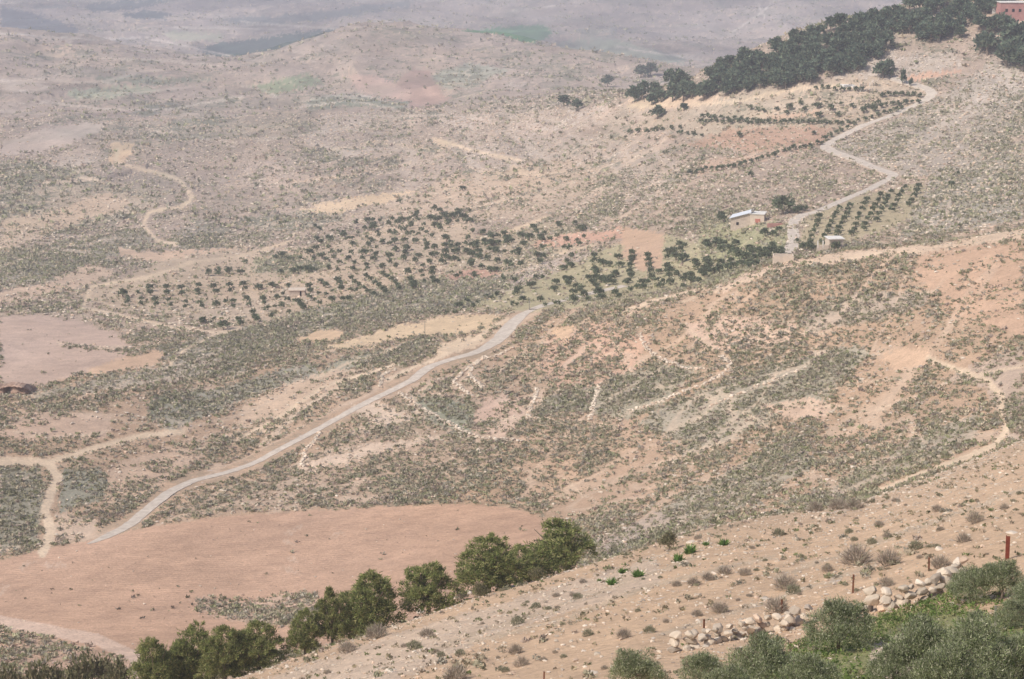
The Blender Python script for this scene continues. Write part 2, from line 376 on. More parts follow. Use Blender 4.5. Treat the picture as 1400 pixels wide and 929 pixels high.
# --- near slope
paint([(330,940),(560,860),(800,790),(900,760),(905,800),(700,860),(520,940)], (.55,.43,.33), .10, .42, 60, 160)
paint([(1000,930),(1130,870),(1230,840),(1300,830),(1400,850),(1400,1000),(1000,1000)], (.24,.24,.12), .05, .10, 20, 75)
paint([(1195,880),(1230,870),(1260,890),(1240,929),(1190,929)], (.55,.45,.36), 0, .5, 20, 75)
for p in ([(640,880),(760,850),(900,800),(1060,760)], [(560,900),(700,850),(850,800),(960,760)], [(900,870),(1060,820),(1200,770)], [(1060,790),(1200,740),(1400,670)]):
    line(p, 2.5, (.48,.38,.28), .15, .5, 60, 160, 4, .8)
# --- tracks worn into the soil
TRACKS = [
 ([(-20,632),(45,631),(68,634),(79,653),(70,673),(60,700),(69,720),(67,740),(58,756)], 6.5, 240, 330),
 ([(68,632),(130,612),(200,595),(250,590)], 4, 260, 400),
 ([(160,205),(158,221),(180,229),(208,235),(235,241),(250,249),(262,268),(258,277),(248,283),(201,290),(196,310),(215,330),(240,335)], 2.8, 500, 1500),
 ([(1270,490),(1286,498),(1316,508),(1350,521),(1370,541),(1367,565),(1376,588),(1360,609),(1333,620),(1252,652),(1200,672)], 4, 190, 330),
 ([(121,404),(111,421),(151,429),(218,444),(255,451),(300,456),(330,450)], 2.5, 380, 700),
 ([(302,454),(255,478),(240,491),(232,500)], 1.8, 330, 600),
 ([(121,404),(125,392),(200,380),(260,360),(330,350),(400,330)], 2.2, 380, 800),
 ([(594,190),(640,205),(710,220)], 2.5, 600, 1300),
 ([(766,347),(780,342),(812,336)], 2.2, 420, 800),
 ([(640,338),(700,315),(745,298)], 2.0, 420, 900),
 ([(860,146),(1000,140),(1100,122),(1160,116)], 2.0, 600, 1100),
 ([(1400,500),(1330,515)], 2, 190, 330),
 ([(694,436),(665,452),(642,470),(604,488),(566,502),(530,520)], 2.4, 280, 450),
 ([(560,468),(520,484),(470,500),(430,520)], 1.6, 300, 450),
 ([(930,414),(990,394),(1041,374),(1118,360),(1185,350),(1265,332),(1400,316)], 0.9, 250, 400),
 ([(854,425),(900,410),(960,396)], 2.0, 330, 430),
 ([(545,497),(500,512),(440,530),(380,572),(330,600)], 2.2, 280, 430),
]
THIN = [[(1118,538),(1151,525),(1232,518)],[(1050,520),(1104,486),(1135,480)],[(1057,558),(1104,552),(1151,558)],[(465,598),(525,582),(576,595)],[(532,612),(576,598),(619,595)],
 [(780,598),(861,565),(898,552)],[(646,578),(700,572),(807,578),(860,590)],[(735,548),(790,525),(820,512)],[(400,640),(430,622),(480,612)],[(0,558),(40,545),(80,528)],[(470,525),(436,545),(393,575),(352,612)],
 [(476,520),(444,541),(400,573),(360,610)],[(880,640),(930,622),(1000,600),(1060,596)],[(1100,650),(1180,620),(1240,590)],[(700,640),(760,650),(830,700),(800,745)],[(950,690),(1020,655),(1090,630)],[(600,650),(660,640),(700,655)],
 [(1010,470),(1080,452),(1130,458)],[(1140,420),(1200,405),(1280,398)],[(930,440),(965,470),(1000,492)],[(1280,560),(1330,580),(1366,572)],[(240,540),(300,520),(360,500),(420,490)],[(20,590),(80,600),(150,590)],
 [(80,470),(150,478),(230,470)],[(560,560),(610,588),(650,602)],[(640,515),(600,540),(560,548)],[(720,480),(690,500),(672,520)],[(1200,560),(1260,540),(1300,520)],[(840,470),(862,500),(850,530)],[(1010,560),(1060,590),(1040,640),(980,680)],
 [(400,250),(470,240),(560,225)],[(60,250),(120,245),(180,255)],[(300,330),(360,345),(420,340)],[(0,365),(60,345),(140,330)],[(450,205),(520,195),(600,205)],[(640,230),(700,240),(780,235)],[(560,300),(640,285),(720,270)]]
for pts in THIN:
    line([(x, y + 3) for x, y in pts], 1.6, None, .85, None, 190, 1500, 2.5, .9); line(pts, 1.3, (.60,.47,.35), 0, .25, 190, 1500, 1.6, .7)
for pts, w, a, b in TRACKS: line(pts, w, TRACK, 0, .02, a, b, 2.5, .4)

# break everything up along the strata and in patches
st = fbm(ac / 7, al / 60, 41, 3); stf = fbm(Y / 45 + X / 160, X / 300, 42, 3) * 0.5 + fbm(Z / 3.2, X / 160, 43, 3) * 0.5
strat = np.where(Y < 700, st, 0) + np.where(Y >= 700, stf, 0)
pat = fbm(X / 14, Y / 18, 44, 3); big = fbm(X / 70, Y / 110, 45, 3)
wild = np.clip((SH - 0.08) / 0.12, 0, 1)
farw = np.clip((Y - 450) / 500, 0, 1)
pat3 = fbm(X / 4.5, Y / 6.5, 49, 2) * np.clip(1.4 - Y / 700, 0, 1)
veg = fbm(X / 32, Y / 50, 50, 4)
tr1 = np.abs(fbm(ac / 16, al / 95, 81, 3)); tr2 = np.abs(fbm(X / 34 + 0.3 * veg, Y / 30, 82, 3))
trail = np.clip(1 - np.minimum(tr1 / .035, tr2 / .030), 0, 1) * wild * np.clip((Y - 190) / 30, 0, 1)
COL = COL * (1 - 0.6 * trail[..., None]) + np.array((.58,.45,.34)) * 0.6 * trail[..., None]
fs = 1 + fld * (0.10 * fbm(X / 40, Y / 12, 83, 3) + 0.09 * fbm((X * .95 + Y * .3) / 3.2, (X * .3 - Y * .95) / 1.3, 84, 2))
COL *= fs[..., None]
SH = np.clip(SH * .8 + wild * .16 + wild * (0.40 * strat + 0.30 * pat + 0.10 * big + 0.50 * pat3 + 0.22 * veg), 0, 1) * (1 - trail)
RK = np.clip(RK + np.clip(RK / 0.15, 0, 1) * (0.35 * np.abs(strat) * farw - 0.25 * veg + 0.25 * fbm(ac / 5, al / 45, 46, 3) + 0.22 * fbm(X / 25, Y / 40, 47, 3)), 0, 1)
tint = 1 + 0.10 * big + 0.07 * pat + (0.06 + 0.22 * farw) * strat + (1 - farw) * 0.07 * fbm(ac / 2.4, al / 26, 57, 3) + farw * 0.22 * fbm(X / 9, Z / 2.0, 55, 3) - 0.16 * veg * farw + np.clip((Y - 1500) / 500, 0, 1) * 0.55 * fbm(X / 160, Y / 330, 56, 4)
COL[..., 0] *= 1 - 0.10 * np.clip(veg, 0, 1) * farw; COL[..., 2] *= 1 - 0.04 * np.clip(veg, 0, 1) * farw
COL *= tint[..., None]
# bare ledges following far hill contours, painted shade and extra scrub just below each
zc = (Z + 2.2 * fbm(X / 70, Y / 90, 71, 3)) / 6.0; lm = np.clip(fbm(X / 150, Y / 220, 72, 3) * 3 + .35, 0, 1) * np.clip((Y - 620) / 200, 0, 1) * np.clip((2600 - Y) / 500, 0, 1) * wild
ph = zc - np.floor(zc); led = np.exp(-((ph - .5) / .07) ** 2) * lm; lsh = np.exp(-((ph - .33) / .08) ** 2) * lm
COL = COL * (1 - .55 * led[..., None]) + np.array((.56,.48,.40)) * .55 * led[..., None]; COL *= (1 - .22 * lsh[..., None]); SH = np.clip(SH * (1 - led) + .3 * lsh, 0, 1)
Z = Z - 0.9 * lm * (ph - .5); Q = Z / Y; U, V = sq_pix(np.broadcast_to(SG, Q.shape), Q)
hue = fbm(X / 45, Y / 70, 48, 3)
COL[..., 0] *= 1 + 0.03 * hue; COL[..., 2] *= 1 - 0.05 * hue
FURROW = np.where(fld, 1.0, 0.0)

# ------------------------------------------------------------------ mesh and object helpers
def mesh_from(name, verts, faces_flat, nper, mat=None, attrs=None, smooth=False):
    me = bpy.data.meshes.new(name)
    verts = np.ascontiguousarray(verts, np.float32); nf = len(faces_flat) // nper
    me.vertices.add(len(verts)); me.vertices.foreach_set('co', verts.ravel())
    me.loops.add(nf * nper); me.loops.foreach_set('vertex_index', np.ascontiguousarray(faces_flat, np.int32).ravel())
    me.polygons.add(nf)
    me.polygons.foreach_set('loop_start', np.arange(0, nf * nper, nper, dtype=np.int32))
    me.update(calc_edges=True)
    if smooth: me.polygons.foreach_set('use_smooth', np.ones(nf, bool))
    else: me.polygons.foreach_set('use_smooth', np.zeros(nf, bool))
    for k, (kind, data) in (attrs or {}).items():
        a = me.attributes.new(k, kind, 'POINT')
        if kind == 'FLOAT': a.data.foreach_set('value', np.ascontiguousarray(data, np.float32).ravel())
        else:
            d = np.concatenate([data, np.ones((len(data), 1))], 1)
            a.data.foreach_set('color', np.ascontiguousarray(d, np.float32).ravel())
    if mat: me.materials.append(mat)
    return me
def tag(o, label=None, cat=None, group=None, kind=None):
    for k, v in (('label', label), ('category', cat), ('group', group), ('kind', kind)):
        if v: o[k] = v
    return o
def link(name, me, parent=None, loc=None):
    o = bpy.data.objects.new(name, me); COLL.objects.link(o)
    if parent: o.parent = parent
    if loc is not None: o.location = loc
    return o
def empty(name, loc, rz=0.0):
    o = bpy.data.objects.new(name, None); COLL.objects.link(o)
    o.empty_display_size = 0.3; o.location = loc; o.rotation_euler = (0, 0, rz)
    return o
def dup(root, loc, rz, sc):
    r = root.copy(); COLL.objects.link(r)
    r.location = loc; r.rotation_euler = (0, 0, rz); r.scale = sc
    for ch in list(root.children):
        c = ch.copy(); COLL.objects.link(c); c.parent = r
        for g in ch.children:
            d = g.copy(); COLL.objects.link(d); d.parent = c
    return r

# ------------------------------------------------------------------ materials
def newmat(name):
    m = bpy.data.materials.new(name); m.use_nodes = True
    nt = m.node_tree; b = nt.nodes['Principled BSDF']
    b.inputs['Roughness'].default_value = 0.9
    b.inputs['Specular IOR Level'].default_value = 0.15
    return m, nt, b
def N(nt, typ, **kw):
    n = nt.nodes.new(typ)
    for k, v in kw.items():
        if k.startswith('i_'): n.inputs[k[2:].replace('_', ' ')].default_value = v
        else: setattr(n, k, v)
    return n
def math_n(nt, op, a, b=None, c=None, clamp=False):
    n = nt.nodes.new('ShaderNodeMath'); n.operation = op; n.use_clamp = clamp
    for i, x in enumerate((a, b, c)):
        if x is None: continue
        if isinstance(x, (int, float)): n.inputs[i].default_value = x
        else: nt.links.new(x, n.inputs[i])
    return n.outputs[0]
def mix_n(nt, fac, a, b, blend='MIX'):
    n = nt.nodes.new('ShaderNodeMix'); n.data_type = 'RGBA'; n.blend_type = blend
    for s, x in ((0, fac), (6, a), (7, b)):
        if isinstance(x, (int, float)): n.inputs[s].default_value = x
        elif isinstance(x, tuple): n.inputs[s].default_value = x + (1,) if len(x) == 3 else x
        else: nt.links.new(x, n.inputs[s])
    return n.outputs[2]
def noise_n(nt, vec, scale, detail=3, rough=0.6):
    n = nt.nodes.new('ShaderNodeTexNoise'); n.inputs['Scale'].default_value = scale
    n.inputs['Detail'].default_value = detail; n.inputs['Roughness'].default_value = rough
    nt.links.new(vec, n.inputs['Vector']); return n.outputs['Fac']
def attr_n(nt, name, out='Fac'):
    n = nt.nodes.new('ShaderNodeAttribute'); n.attribute_name = name; return n.outputs[out]
def sstep(nt, x, lo, hi):
    n = nt.nodes.new('ShaderNodeMapRange'); n.interpolation_type = 'SMOOTHSTEP'
    nt.links.new(x, n.inputs[0])
    for i, v in ((1, lo), (2, hi)):
        if isinstance(v, (int, float)): n.inputs[i].default_value = v
        else: nt.links.new(v, n.inputs[i])
    return n.outputs[0]

def ground_material():
    m, nt, b = newmat('ground')
    pos = N(nt, 'ShaderNodeNewGeometry').outputs['Position']
    col = attr_n(nt, 'cover_color', 'Color'); sh = attr_n(nt, 'shrub'); rk = attr_n(nt, 'rock'); wt = attr_n(nt, 'speckle')
    fine = noise_n(nt, pos, 2.2, 5, 0.7); mid = noise_n(nt, pos, 0.35, 4, 0.65); coarse = noise_n(nt, pos, 0.07, 4, 0.6)
    v = math_n(nt, 'ADD', math_n(nt, 'MULTIPLY', math_n(nt, 'SUBTRACT', fine, .5), .95), math_n(nt, 'MULTIPLY', math_n(nt, 'SUBTRACT', mid, .5), .55))
    v = math_n(nt, 'ADD', v, math_n(nt, 'MULTIPLY', math_n(nt, 'SUBTRACT', coarse, .5), .35))
    v = math_n(nt, 'ADD', v, 1.0)
    sc = N(nt, 'ShaderNodeVectorMath', operation='SCALE'); nt.links.new(col, sc.inputs[0]); nt.links.new(v, sc.inputs['Scale'])
    base = sc.outputs[0]
    # pale stone showing through: flattened speckles
    mp = N(nt, 'ShaderNodeMapping'); mp.inputs['Scale'].default_value = (1, 1, 1.8); nt.links.new(pos, mp.inputs['Vector'])
    fa = attr_n(nt, 'farness')
    r1 = mix_n(nt, fa, noise_n(nt, mp.outputs[0], 0.75, 4, 0.75), noise_n(nt, mp.outputs[0], 0.16, 6, 0.8))
    thr = math_n(nt, 'SUBTRACT', 0.72, math_n(nt, 'MULTIPLY', rk, 0.27))
    rmask = sstep(nt, r1, thr, math_n(nt, 'ADD', thr, 0.03))
    rmask = math_n(nt, 'MULTIPLY', rmask, math_n(nt, 'GREATER_THAN', rk, 0.03))
    rc = mix_n(nt, fine, (.46, .39, .33), (.70, .61, .53))
    base = mix_n(nt, math_n(nt, 'MULTIPLY', rmask, 0.9), base, rc)
    # low bushes too small to stand apart
    mp2 = N(nt, 'ShaderNodeMapping'); mp2.inputs['Location'].default_value = (31, 7, 3); nt.links.new(pos, mp2.inputs['Vector'])
    s1 = mix_n(nt, fa, noise_n(nt, mp2.outputs[0], 0.55, 4, 0.75), noise_n(nt, mp2.outputs[0], 0.11, 6, 0.8))
    thr2 = math_n(nt, 'SUBTRACT', 0.70, math_n(nt, 'MULTIPLY', sh, 0.33))
    smask = sstep(nt, s1, thr2, math_n(nt, 'ADD', thr2, 0.035))
    smask = math_n(nt, 'MULTIPLY', smask, math_n(nt, 'GREATER_THAN', sh, 0.04))
    scol = mix_n(nt, mid, (.15, .155, .11), (.25, .235, .175))
    base = mix_n(nt, math_n(nt, 'MULTIPLY', smask, wt), base, scol)
    nt.links.new(base, b.inputs['Base Color'])
    fur = N(nt, 'ShaderNodeTexWave', wave_type='BANDS', bands_direction='Y')
    fur.inputs['Scale'].default_value = 0.27; fur.inputs['Distortion'].default_value = 6.0; fur.inputs['Detail'].default_value = 3; fur.inputs['Detail Scale'].default_value = 0.3
    nt.links.new(pos, fur.inputs['Vector'])
    hgt = math_n(nt, 'ADD', fine, math_n(nt, 'MULTIPLY', mid, 1.6))
    hgt = math_n(nt, 'ADD', hgt, math_n(nt, 'MULTIPLY', rmask, 0.8))
    hgt = math_n(nt, 'ADD', hgt, math_n(nt, 'MULTIPLY', math_n(nt, 'MULTIPLY', fur.outputs['Fac'], attr_n(nt, 'furrow')), 0.25))
    bp = N(nt, 'ShaderNodeBump'); bp.inputs['Strength'].default_value = 0.7; bp.inputs['Distance'].default_value = 0.22
    nt.links.new(hgt, bp.inputs['Height']); nt.links.new(bp.outputs[0], b.inputs['Normal'])
    return m
M_GROUND = ground_material()

def tinted(name, attr='tint', rough=0.9, var=0.35, scale=6.0, transl=0.0):
    """colour from the mesh's own attribute, varied by noise"""
    m, nt, b = newmat(name)
    pos = N(nt, 'ShaderNodeNewGeometry').outputs['Position']
    c = attr_n(nt, attr, 'Color'); n = noise_n(nt, pos, scale, 3)
    v = math_n(nt, 'ADD', math_n(nt, 'MULTIPLY', math_n(nt, 'SUBTRACT', n, .5), var * 2), 1.0)
    sc = N(nt, 'ShaderNodeVectorMath', operation='SCALE'); nt.links.new(c, sc.inputs[0]); nt.links.new(v, sc.inputs['Scale'])
    nt.links.new(sc.outputs[0], b.inputs['Base Color']); b.inputs['Roughness'].default_value = rough
    if transl > 0:
        tr = N(nt, 'ShaderNodeBsdfTranslucent'); nt.links.new(sc.outputs[0], tr.inputs[0])
        mx = N(nt, 'ShaderNodeMixShader'); mx.inputs[0].default_value = transl
        nt.links.new(b.outputs[0], mx.inputs[1]); nt.links.new(tr.outputs[0], mx.inputs[2])
        nt.links.new(mx.outputs[0], nt.nodes['Material Output'].inputs[0])
    return m
def plain(name, c1, c2, scale=1.0, rough=0.9, bump=0.0, dist=0.05):
    m, nt, b = newmat(name)
    tc = N(nt, 'ShaderNodeNewGeometry').outputs['Position']
    n = noise_n(nt, tc, scale, 5, 0.7)
    nt.links.new(mix_n(nt, sstep(nt, n, .3, .7), c1, c2), b.inputs['Base Color']); b.inputs['Roughness'].default_value = rough
    if bump:
        bp = N(nt, 'ShaderNodeBump'); bp.inputs['Strength'].default_value = bump; bp.inputs['Distance'].default_value = dist
        nt.links.new(n, bp.inputs['Height']); nt.links.new(bp.outputs[0], b.inputs['Normal'])
    return m
M_LEAF = tinted('leaf', var=0.25, scale=1.5, transl=0.35)
M_BARK = plain('bark', (.16,.12,.09), (.30,.25,.20), 4, .95, .6)
M_SHRUB = tinted('shrub_leaf', var=0.3, scale=0.8, transl=0.15)
M_STONE = tinted('stone', var=0.4, scale=2.5)

# ------------------------------------------------------------------ land meshes
def land():
    P = np.stack([X, Y, Z], -1).reshape(-1, 3)
    ii, jj = np.meshgrid(np.arange(NT - 1), np.arange(NS - 1), indexing='ij')
    a = ii * NS + jj
    quads = np.stack([a, a + 1, a + 1 + NS, a + NS], -1)
    spk = np.interp(Y, [100, 200, 450, 800], [0.08, 0.10, 0.45, 0.85])
    atts = {'cover_color': COL.reshape(-1, 3), 'shrub': SH.reshape(-1), 'rock': RK.reshape(-1), 'speckle': spk.reshape(-1), 'furrow': FURROW.reshape(-1), 'farness': np.clip((Y - 350) / 700, 0, 1).reshape(-1)}
    f = fld[:-1, :-1]; hill = (Y[:-1, :-1] >= 850) & ~f; g = ~f & ~hill
    for name, m in (('ground', g), ('ploughed_field', f), ('hills', hill)):
        q = quads[m].reshape(-1); used, inv = np.unique(q, return_inverse=True)
        at_ = {k: ('FLOAT_COLOR' if k == 'cover_color' else 'FLOAT', v[used]) for k, v in atts.items()}
        me = mesh_from(name, P[used], inv, 4, M_GROUND, at_, smooth=True)
        tag(link(name, me), kind='structure')
land()
# ------------------------------------------------------------------ roads, draped over the land
M_ROAD = plain('road_surface', (.46,.395,.335), (.62,.55,.47), 0.8, .9, .3, .02)
def smooth_pts(pts, n):
    p = np.array(pts, float); d = np.concatenate([[0], np.cumsum(np.hypot(*np.diff(p, axis=0).T))])
    q = np.linspace(0, d[-1], n); out = np.stack([np.interp(q, d, p[:, k]) for k in range(p.shape[1])], 1)
    k = max(3, n // 40) | 1; w = np.ones(k) / k
    for c in range(out.shape[1]):
        e = np.pad(out[:, c], k // 2, 'reflect', reflect_type='odd'); out[:, c] = np.convolve(e, w, 'valid')
    return out
def ribbon(name, pix, lift=0.05, n=220, dmin=0, mat=None, lab=None, wf=1.0):
    """pix: (u, v, width in metres)"""
    p = smooth_pts([(a, b, c * wf) for a, b, c in pix], n)
    w3 = np.array([at(u, v, dmin) for u, v, _ in p])[:, :2]
    for c in (0, 1): w3[:, c] = np.convolve(np.pad(w3[:, c], 3, 'edge'), np.ones(7) / 7, 'valid')
    tan = np.gradient(w3, axis=0); tan /= np.maximum(1e-6, np.linalg.norm(tan, axis=1))[:, None]
    nor = np.stack([-tan[:, 1], tan[:, 0]], 1); K = 7; vs = []
    edge = [fbm(np.arange(n) / 3.0, np.zeros(n) + 3 * sgn, 77 + sgn, 3) * 0.16 for sgn in (0, 1)]
    for k in range(K):
        f = (k / (K - 1) - .5); wd = p[:, 2] * (1 + (edge[0] if f < 0 else edge[1]))
        xy = w3 + nor * (f * wd)[:, None]
        z = height(xy[:, 0], xy[:, 1])
        vs.append(np.stack([xy[:, 0], xy[:, 1], z], 1))
    vs = np.array(vs)                                    # K, n, 3
    zz = vs[:, :, 2]; top = zz * 0.5 + zz.max(0)[None] * 0.5; vs[:, :, 2] = top + lift
    F = []
    for k in range(K - 1):
        for i in range(n - 1): F += [k*n+i, (k+1)*n+i, (k+1)*n+i+1, k*n+i+1]
    # skirts so that the edges meet the soil
    V_ = vs.reshape(-1, 3); sk = V_.copy(); sk[:, 2] -= 0.9; nv = len(V_)
    for k in (0, K - 1):
        for i in range(n - 1): F += [k*n+i, k*n+i+1, nv+k*n+i+1, nv+k*n+i]
    me = mesh_from(name, np.concatenate([V_, sk]), np.array(F), 4, mat or M_ROAD)
    return tag(link(name, me), lab, kind='structure')
ROAD1 = [(118,745,.6),(138,738,2.2),(148,733,2.8),(175,720,3.0),(198,700,3.0),(232,673,3.0),(262,658,2.7),(312,646,2.5),(349,634,2.5),(379,617,2.6),(436,587,2.7),(470,568,2.9),(505,549,3.1),(535,535,3.1),(569,518,3.4),(584,503,3.6),(616,492,3.6),(653,482,3.6),(683,466,5.2),(698,446,5.6),(714,431,4.5),(730,424,3.4)]
ribbon('road', ROAD1, dmin=250, n=320, wf=.66)
ribbon('road', [(728,425,3.2),(744,418,3.0),(777,410,3.0),(811,401,3.0),(856,391,3.0)], dmin=436, n=80)
ribbon('road', [(1078,348,3.2),(1082,338,3.2),(1085,326,3.0),(1083,309,2.9),(1088,300,3.2),(1098,295,3.8),(1120,289,3.2)], dmin=425, n=110)
ribbon('road', [(1120,289,2.8),(1138,281,2.8),(1161,271,3.0),(1185,261,3.0),(1210,248,3.0),(1225,240,3.2),(1198,231,3.2),(1165,217,3.4),(1138,208,3.6),(1126,202,4.5),(1148,188,3.6),(1182,171,3.4),(1225,156,3.4),(1262,140,3.6),(1277,129,4.0),(1266,121,3.6),(1232,112,3.4),(1219,107,3.2)], dmin=440, n=260)

# ------------------------------------------------------------------ scattered ground cover and stones
AREA = (Y ** 2)[:-1, :-1] * np.diff(SG)[None, :] * np.diff(TG)[:, None]
INV = VIS[:-1, :-1] & ((np.abs(SG[:-1])[None, :] < 0.315) | ((np.abs(SG[:-1])[None, :] < 0.42) & (Y[:-1, :-1] < 300))) & (V[:-1, :-1] > -40) & (V[:-1, :-1] < 960)
ROADPX = [[(a[0], a[1]) for a in ROAD1], [(1078,348),(1082,338),(1085,326),(1083,309),(1098,295),(1138,281),(1185,261),(1225,240),(1165,217),(1126,202),(1148,188),(1225,156),(1277,129),(1232,112)]]
clear = np.ones(Q.shape, bool)
for pts, w in ((ROADPX[0], 11), (ROADPX[1], 4)):
    m = (U > 100) & (U < 1300) & (V > 90) & (V < 750) & (Y > 250); idx = np.nonzero(m)
    clear[idx] &= near_line(pts, U[idx], V[idx]) > w * (0.75 if w < 5 else 1)
TW_ = [([(547,538),(566,552),(592,568),(623,585),(653,599),(676,602),(712,604)], 'long curving pale stone terrace wall running down from the road'),
 ([(735,531),(728,552),(721,572)], 'short upright pale stone wall, left one of two'),
 ([(820,525),(814,545),(807,574)], 'short upright pale stone wall, right one of two'),
 ([(874,458),(884,478),(901,491),(935,505),(960,506)], 'bent pale stone wall under the rocky knoll'),
 ([(985,487),(998,497),(994,510),(964,525),(930,538),(898,552),(860,562)], 'pale stone terrace wall bending round the scrubby spur'),
 ([(520,531),(521,522),(524,513),(542,506)], 'small hooked stone wall left of the road'),
 ([(438,592),(428,606),(416,620),(413,640)], 'short crooked stone wall below the road'),
 ([(703,476),(680,487),(655,494),(632,510),(621,524),(646,544)], 'pale bared rock ledge curving below the road'),
 ([(663,488),(645,503),(641,512),(652,524),(660,530)], 'inner pale rock ledge nested in the curving one'),
 ([(960,560),(1010,540),(1060,520),(1100,505)], 'faint line of stones crossing the green scrub')]
for pts, _ in TW_:
    us = [p[0] for p in pts]; vs_ = [p[1] for p in pts]
    m = (U > min(us) - 12) & (U < max(us) + 12) & (V > min(vs_) - 12) & (V < max(vs_) + 12) & (Y > 200); idx = np.nonzero(m)
    clear[idx] &= near_line(pts, U[idx], V[idx]) > 4.2
def scatter(dens, cap):
    """random places with the expected number per square metre in dens"""
    e = AREA * dens * INV * clear[:-1, :-1]
    n = int(min(cap, rng.poisson(e.sum())))
    c = np.cumsum(e.ravel()); k = np.searchsorted(c, rng.random(n) * c[-1])
    i, j = np.unravel_index(np.minimum(k, e.size - 1), e.shape)
    t = TG[i] + rng.random(n) * (TG[i + 1] - TG[i]); s = SG[j] + rng.random(n) * (SG[j + 1] - SG[j])
    y = np.exp(t); x = s * y
    return np.stack([x, y, height(x, y)], 1), i, j
def shrub_mesh(name, pos, rad, hgt, tint, nt_, leaf, flat=0.0):
    n = len(pos)
    a = rng.random((n, nt_)) * 2 * np.pi; r = np.sqrt(rng.random((n, nt_))) * 0.85
    zz = (1 - r ** 2) ** 0.5 * (0.35 + 0.65 * rng.random((n, nt_)))
    lump = 1 + 0.35 * np.sin(a * 2 + rng.random((n, 1)) * 6) + 0.2 * np.sin(a * 3 + rng.random((n, 1)) * 6)
    C_ = np.stack([np.cos(a) * r * lump * rad[:, None], np.sin(a) * r * lump * rad[:, None], zz * hgt[:, None]], -1) + pos[:, None, :]
    d1 = rng.normal(size=(n, nt_, 3)); d1[..., 2] = np.abs(d1[..., 2]) * (1 - flat) + 0.3; d1 /= np.linalg.norm(d1, axis=-1, keepdims=True)
    d2 = rng.normal(size=(n, nt_, 3)); d2 -= (d2 * d1).sum(-1, keepdims=True) * d1; d2 /= np.linalg.norm(d2, axis=-1, keepdims=True)
    L = (leaf * rad)[:, None, None] * (0.7 + 0.6 * rng.random((n, nt_, 1)))
    P = np.stack([C_ - d2 * L * 0.42, C_ + d2 * L * 0.42, C_ + d1 * L], 2).reshape(-1, 3)
    tt = tint[:, None, None, :] * (0.75 + 0.5 * rng.random((n, nt_, 1, 1))) * np.ones((1, 1, 3, 1))
    me = mesh_from(name, P, np.arange(len(P)), 3, M_SHRUB, {'tint': ('FLOAT_COLOR', tt.reshape(-1, 3))})
    return me
def shrub_tints(n, dry=0.3):
    base = np.array([[.245,.235,.155],[.285,.265,.19],[.205,.21,.12],[.35,.30,.22],[.33,.27,.225],[.28,.26,.21]])
    k = rng.choice(6, n, p=[.26,.22,.14,.13,.10,.15])
    return base[k] * (0.8 + 0.45 * rng.random((n, 1)))
shc = SH[:-1, :-1]; rkc = RK[:-1, :-1]; Yc = Y[:-1, :-1]
def cover(y0, y1, size, mult, tris, cap, leaf, floor=0.0):
    m = (Yc >= y0) & (Yc < y1)
    # broken into clumps
    p, i, j = scatter(np.where(m & (shc > floor), (np.clip(shc, 0, 1) ** 1.35) * mult / (size * size), 0), cap)
    n = len(p); rad = size * (0.22 + 0.75 * rng.random(n) ** 2.2)
    return tag(link('low_shrubs', shrub_mesh('low_shrubs', p, rad, rad * (0.55 + 0.4 * rng.random(n)), shrub_tints(n) * (1.25 if y0 < 400 else 1.4), tris, leaf)),
               'dense grey green low scrub covering the valley slopes', kind='stuff')
cover(180, 330, .54, 1.85, 12, 210000, .80)
cover(330, 460, .64, 1.65, 9, 140000, .9)
cover(190, 460, .9, .03, 46, 9000, .45)
cover(460, 700, .75, .95, 7, 110000, 1.1)
cover(700, 1000, 1.25, .40, 6, 60000, 1.2)
cover(1000, 1500, 1.5, .16, 5, 50000, 1.3)
cover(1500, 2200, 2.4, .10, 5, 40000, 1.2)
cover(2200, 4200, 2.6, .09, 5, 60000, 1.2)

def rock_unit(seed, sub=2, planes=14):
    r = np.random.default_rng(seed)
    import bmesh
    bm = bmesh.new(); bmesh.ops.create_icosphere(bm, subdivisions=sub, radius=1)
    v = np.array([x.co[:] for x in bm.verts]); f = np.array([[q.index for q in t.verts] for t in bm.faces]); bm.free()
    nrm = r.normal(size=(planes, 3)); nrm /= np.linalg.norm(nrm, axis=1)[:, None]
    d = (0.55 if planes < 14 else .62) + (0.4 if planes < 14 else .22) * r.random(planes)
    dot = v @ nrm.T
    rad = np.where(dot > 0.05, d[None] / np.maximum(dot, 0.05), 9).min(1)
    rad = np.minimum(rad, 1.15)
    return v * rad[:, None] * np.array([1, .8, .62]), f
def stones_mesh(name, pos, size, tint, sub=1, nvar=8, sink=0.25, squash=1.0):
    VS, FS, TS = [], [], []; off = 0; n = len(pos); k = rng.integers(0, nvar, n)
    for q in range(nvar):
        v, f = rock_unit(100 + q, sub); idx = np.nonzero(k == q)[0]; m = len(idx)
        if not m: continue
        a = rng.random(m) * 6.28; ca, sa = np.cos(a)[:, None], np.sin(a)[:, None]
        s = size[idx][:, None]; asp = 0.7 + 0.6 * rng.random((m, 1))
        x = v[None, :, 0] * s; y_ = v[None, :, 1] * s * asp; z = v[None, :, 2] * s * squash * (0.8 + .4 * rng.random((m, 1)))
        P = np.stack([x * ca - y_ * sa, x * sa + y_ * ca, z + s * sink], -1) + pos[idx][:, None, :]
        VS.append(P.reshape(-1, 3)); FS.append((f[None] + (np.arange(m) * len(v))[:, None, None] + off).reshape(-1)); off += m * len(v)
        TS.append(np.repeat(tint[idx], len(v), 0))
    return mesh_from(name, np.concatenate(VS), np.concatenate(FS), 3, M_STONE, {'tint': ('FLOAT_COLOR', np.concatenate(TS))})
